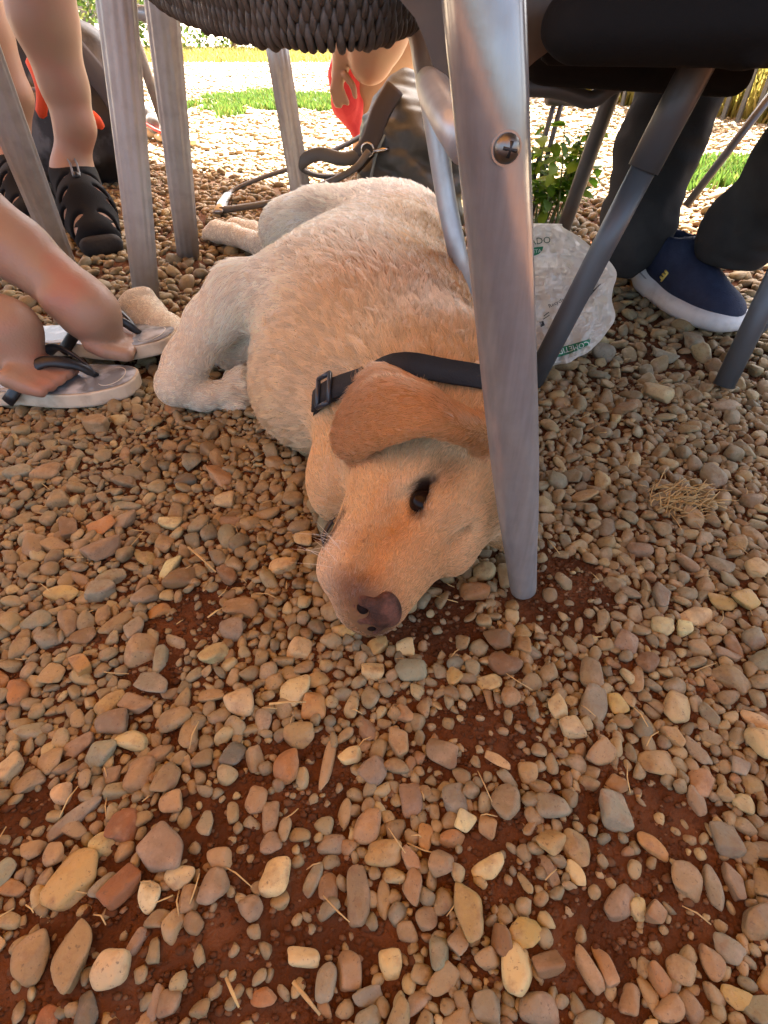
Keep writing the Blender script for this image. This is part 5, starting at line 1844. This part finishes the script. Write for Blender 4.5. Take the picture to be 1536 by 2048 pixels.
bul = np.sin(math.pi * np.clip(tj, 0, 1)) ** .7 * np.sin(math.pi * np.clip(ti * .93 + .05, 0, 1)) ** .6
flatp = BG.reshape(-1, 3)
ridge = (1 - np.abs(vnoise(flatp @ np.array([[1, .3, .5], [0, 1, 0], [-.6, 0, 1]]) * [1.5, .5, .8], 22, 3))) + .5 * (1 - np.abs(vnoise(flatp, 48, 4)))
ridge = ridge + .45 * (1 - 2 * np.abs(vnoise(flatp * [1, .4, .8], 75, 9))) + .25 * (1 - 2 * np.abs(vnoise(flatp, 140, 10)))
cr_ = np.zeros(len(flatp))
for k_ in range(26):
    rr = np.random.default_rng(k_ + 40)
    c_ = flatp[rr.integers(len(flatp))]
    n_v = rr.normal(size=3) * [1, .2, 1]
    n_v /= np.linalg.norm(n_v)
    dd_ = np.abs((flatp - c_) @ n_v)
    fall = np.exp(-np.linalg.norm(flatp - c_, axis=1) / .06)
    cr_ += rr.uniform(-1, 1) * np.maximum(0, 1 - dd_ / .012) * fall * 1.2
ridge = ridge + cr_
ridge = ridge.reshape(nb_, na_)
FN = vec(-.1, -.95, .3)
FRONT = BG + FN * (.028 * bul + .017 * ridge * np.minimum(1, bul * 2.5))[..., None]
BACK = BG - FN * (.045 * bul)[..., None]
FRONT[..., 2] = np.maximum(FRONT[..., 2], .004)
BACK[..., 2] = np.maximum(BACK[..., 2], .004)
gi = lambda i, j: i * na_ + j
Fc = [(gi(i, j), gi(i, j + 1), gi(i + 1, j + 1), gi(i + 1, j)) for i in range(nb_ - 1) for j in range(na_ - 1)]
nF = nb_ * na_
VB = np.vstack([FRONT.reshape(-1, 3), BACK.reshape(-1, 3)])
FB = Fc + [tuple(nF + k for k in reversed(f)) for f in Fc]
m_pl = fabric_mat('white_plastic_film', (.88, .83, .75), (.84, .78, .68))
gl = m_pl.node_tree.nodes.new('ShaderNodeBsdfGlossy')
gl.inputs['Roughness'].default_value = .28
mx_ = m_pl.node_tree.nodes.new('ShaderNodeMixShader')
mx_.inputs[0].default_value = .08
out = m_pl.node_tree.nodes['Material Output']
prev = out.inputs[0].links[0].from_socket
m_pl.node_tree.links.new(prev, mx_.inputs[1])
m_pl.node_tree.links.new(gl.outputs[0], mx_.inputs[2])
m_pl.node_tree.links.new(mx_.outputs[0], out.inputs[0])
child('film', mesh_from(VB, FB, False), m_pl, pb)

FPXY = np.array([[to_px(p)[:2] for p in r] for r in FRONT])
def on_bag(px, py, lift=.0012):                    # the spot of the bag's front under a place in the print layout
    d = np.hypot(FPXY[..., 0] - px, FPXY[..., 1] - py)
    i, j = np.unravel_index(np.argmin(d), d.shape)
    i, j = min(max(i, 1), nb_ - 2), min(max(j, 1), na_ - 2)
    J = np.stack([(FPXY[i, j + 1] - FPXY[i, j - 1]) / 2, (FPXY[i + 1, j] - FPXY[i - 1, j]) / 2], 1)
    try:
        st = np.clip(np.linalg.solve(J, np.array([px, py]) - FPXY[i, j]), -1.5, 1.5)
    except np.linalg.LinAlgError:
        st = (0, 0)
    p = FRONT[i, j] + st[0] * (FRONT[i, j + 1] - FRONT[i, j - 1]) / 2 + st[1] * (FRONT[i + 1, j] - FRONT[i - 1, j]) / 2
    return p + FN / np.linalg.norm(FN) * lift
def text_on_bag(txt, x, y, size, ang, m, lift=.002, name='lettering', sx=1.0):
    cu = bpy.data.curves.new('txt', 'FONT')
    cu.body = txt
    cu.size = size
    cu.resolution_u = 2
    o = bpy.data.objects.new('txt', cu)
    COL.objects.link(o)
    dg = bpy.context.evaluated_depsgraph_get()
    dg.update()
    me = bpy.data.meshes.new_from_object(o.evaluated_get(dg))
    bpy.data.objects.remove(o)
    co = np.array([v.co[:] for v in me.vertices])
    ca, sa = math.cos(ang), math.sin(ang)
    for v, c in zip(me.vertices, co):
        v.co = on_bag(x + c[0] * sx * ca + c[1] * sa, y + c[0] * sx * sa - c[1] * ca, lift)
    me.update()
    return child(name, me, m, pb)
def patch_on_bag(pts, m, name, lift=.0012, n=10):
    # filled outline (list of print positions), fanned from its centre in rings
    pts = np.asarray(pts, float)
    pts = np.array([pts[i] + (pts[(i + 1) % len(pts)] - pts[i]) * t for i in range(len(pts)) for t in (0, .33, .67)])
    c = pts.mean(0)
    V, Fc = [on_bag(*c, lift)], []
    k = len(pts)
    NR = 7
    for r in range(1, NR + 1):
        for p in pts:
            V.append(on_bag(*(c + (p - c) * r / NR), lift))
    Fc += [(0, 1 + i, 1 + (i + 1) % k) for i in range(k)]
    for r in range(NR - 1):
        Fc += [(1 + r * k + i, 1 + (r + 1) * k + i, 1 + (r + 1) * k + (i + 1) % k, 1 + r * k + (i + 1) % k) for i in range(k)]
    return child(name, mesh_from(V, Fc), m, pb)
M_GPR = mat('green_print', (.02, .20, .09), .5)
M_DGT = mat('dark_green_print', (.02, .09, .05), .5)
M_WPR = mat('white_print', (.75, .74, .68), .5)
M_BPR = mat('black_print', (.03, .03, .03), .5)
text_on_bag('LADO', 1050, 491, 19, -.10, M_DGT, .003)
leaf = [(1040, 500), (1056, 497), (1070, 494), (1082, 493), (1080, 501), (1073, 508), (1063, 512), (1050, 512), (1040, 509)]
patch_on_bag([(x + 4, y) for x, y in leaf], M_GPR, 'leaf_print', .003)
text_on_bag('PLANETA', 1040, 509, 10, -.10, M_WPR, .005)
band_ = [(1098, 700), (1128, 692), (1150, 686), (1180, 677), (1178, 688), (1162, 697), (1140, 706), (1118, 713), (1100, 716)]
patch_on_bag(band_, M_GPR, 'green_band', .003)
text_on_bag('COMETIDOS', 1176, 681, 15, math.pi - .27, M_WPR, .005)
text_on_bag('Recycla', 1098, 616, 11, -.45, M_BPR, .003)
for x0, y0, x1, y1 in ((1163, 602, 1186, 574), (1168, 604, 1192, 576), (1176, 590, 1200, 568), (1087, 632, 1097, 624), (1086, 638, 1098, 630)):
    pts = [on_bag(x0 + (x1 - x0) * t, y0 + (y1 - y0) * t, .003) for t in np.linspace(0, 1, 10)]
    child('print_line', MB().tube(pts, .0006, 5).mesh(), M_BPR, pb)
for x, y in ((1083, 648), (1143, 640)):
    patch_on_bag([(x - 5, y - 4), (x + 3, y - 7), (x + 6, y + 2), (x - 2, y + 6)], M_BPR, 'print_box', .003)
    text_on_bag('P', x - 3, y + 3, 9, -.4, M_WPR, .005)

# ------------------------------------------------------------------ plant
pl = thing('leafy_plant', 'low bushy plant with bright green leaves by the plastic bag', 'plant', tuple(P(1088, 452)))
M_LEAF = leaf_mat('plant_leaf', [(0, (.06, .15, .012)), (.5, (.12, .25, .02)), (1, (.20, .31, .03))], .55)
nt = M_LEAF.node_tree
oi = nt.nodes.new('ShaderNodeObjectInfo')
for l in list(nt.links):
    if l.to_node.type == 'VALTORGB':
        nt.links.remove(l)
for nd in nt.nodes:
    if nd.type == 'VALTORGB':
        nt.links.new(oi.outputs['Random'], nd.inputs[0])
lv, lf = [], []
for i in range(7):
    t = i / 6
    w = .36 * math.sin(math.pi * min(1, t * .9 + .08)) ** .8 * (1 - .3 * t)
    z = -.18 * t * t
    lv += [(-w, t, z + .10 * w), (0, t, z), (w, t, z + .10 * w)]
for i in range(6):
    a = i * 3
    lf += [(a, a + 1, a + 4, a + 3), (a + 1, a + 2, a + 5, a + 4)]
leafm = mesh_from(lv, lf)
leafm.materials.append(M_LEAF)
M_STEM = mat('plant_stem', (.10, .14, .04), .6)
base = np.array(pl.location)
r5 = random.Random(5)
for k in range(20):
    a = r5.uniform(0, 6.28)
    hgt = r5.uniform(.10, .225)
    sp_ = r5.uniform(.02, .11)
    b = base + vec(r5.uniform(-.05, .05), r5.uniform(-.05, .05), 0)
    tip = b + vec(math.cos(a) * sp_, math.sin(a) * sp_, hgt)
    if k < 3:
        tip = PY([1190, 1165, 1205][k], [235, 262, 262][k], 1.58)
    st = spline([b, lerp(b, tip, .5) + vec(0, 0, .02), tip], 6)
    child('stem', MB().tube(st, np.linspace(.0026, .0011, len(st)), 6).mesh(), M_STEM, pl)
    for i in range(3, len(st)):
        for _ in range(2):
            o = bpy.data.objects.new('leaf', leafm)
            COL.objects.link(o)
            o.parent = pl
            o.location = Vector(st[i] - base)
            o.rotation_euler = (r5.uniform(-.7, .55), r5.uniform(-.5, .5), r5.uniform(0, 6.28))
            s = r5.uniform(.020, .042) * (.7 if k < 3 else 1)
            o.scale = (s, s, s)

# ------------------------------------------------------------------ straw and dry tuft
M_STRAW = mat('dry_straw', (.52, .36, .14), .7, var=(60, (.34, .22, .09), .4, .7))
sm = MB()
for k in range(260):
    y = .08 + 1.0 * random.random() ** 1.2
    x = random.uniform(-1, 1) * half_width(y)
    a = random.uniform(0, 6.28)
    L = random.uniform(.006, .024)
    d = vec(math.cos(a), math.sin(a), random.uniform(-.15, .25))
    z = float(gh1([x], [y])[0]) + random.uniform(.003, .014)
    c = vec(x, y, z)
    sm.tube([c - d * L / 2, c + vec(random.uniform(-.002, .002), random.uniform(-.002, .002), .001), c + d * L / 2], [.0004, .0005, .0003], 5)
obj('straw_litter', sm.mesh(), M_STRAW, kind='stuff', label='bits of dry straw scattered between the pebbles', category='straw')
def straw(x1, y1, x2, y2, r, label):
    a, b = P(x1, y1, .017), P(x2, y2, .015)
    o = obj('straw', MB().tube([a, lerp(a, b, .5) + vec(0, 0, .0015), b], [r, r, r * .6], 6, flat=.6).mesh(), M_STRAW, label=label, category='straw')
straw(376, 1094, 432, 1144, .0011, 'greenish yellow straw stalk on the pebbles left of the snout')
straw(538, 1408, 612, 1404, .0010, 'pale straw stalk beside the two cream pebbles')
straw(415, 1235, 452, 1213, .0009, 'short yellow straw lying on bare red earth')
straw(586, 1963, 640, 2030, .0011, 'bent straw stalk near the bottom edge')
straw(452, 1955, 478, 2015, .0009, 'curled straw on bare earth at the bottom')
tf = thing('dry_grass_tuft', 'flattened tuft of dry straw coloured grass among the pebbles at right', 'grass tuft', tuple(P(1360, 1000)))
tm = MB()
rt_ = random.Random(9)
tb = P(1350, 1005, .006)
for k in range(150):
    a = rt_.uniform(0, 6.28)
    q = rt_.random() ** .6
    c = tb + vec(math.cos(a) * .036 * q, math.sin(a) * .030 * q, rt_.uniform(0, .008))
    b = rt_.gauss(.3, .9)
    L = rt_.uniform(.008, .03)
    d = vec(math.cos(b), math.sin(b), rt_.uniform(-.05, .6))
    tm.tube([c, c + d * L * .6, c + d * L + vec(0, 0, -.002)], [.0006, .0006, .0003], 4)
child('blades', tm.mesh(), M_STRAW, tf)
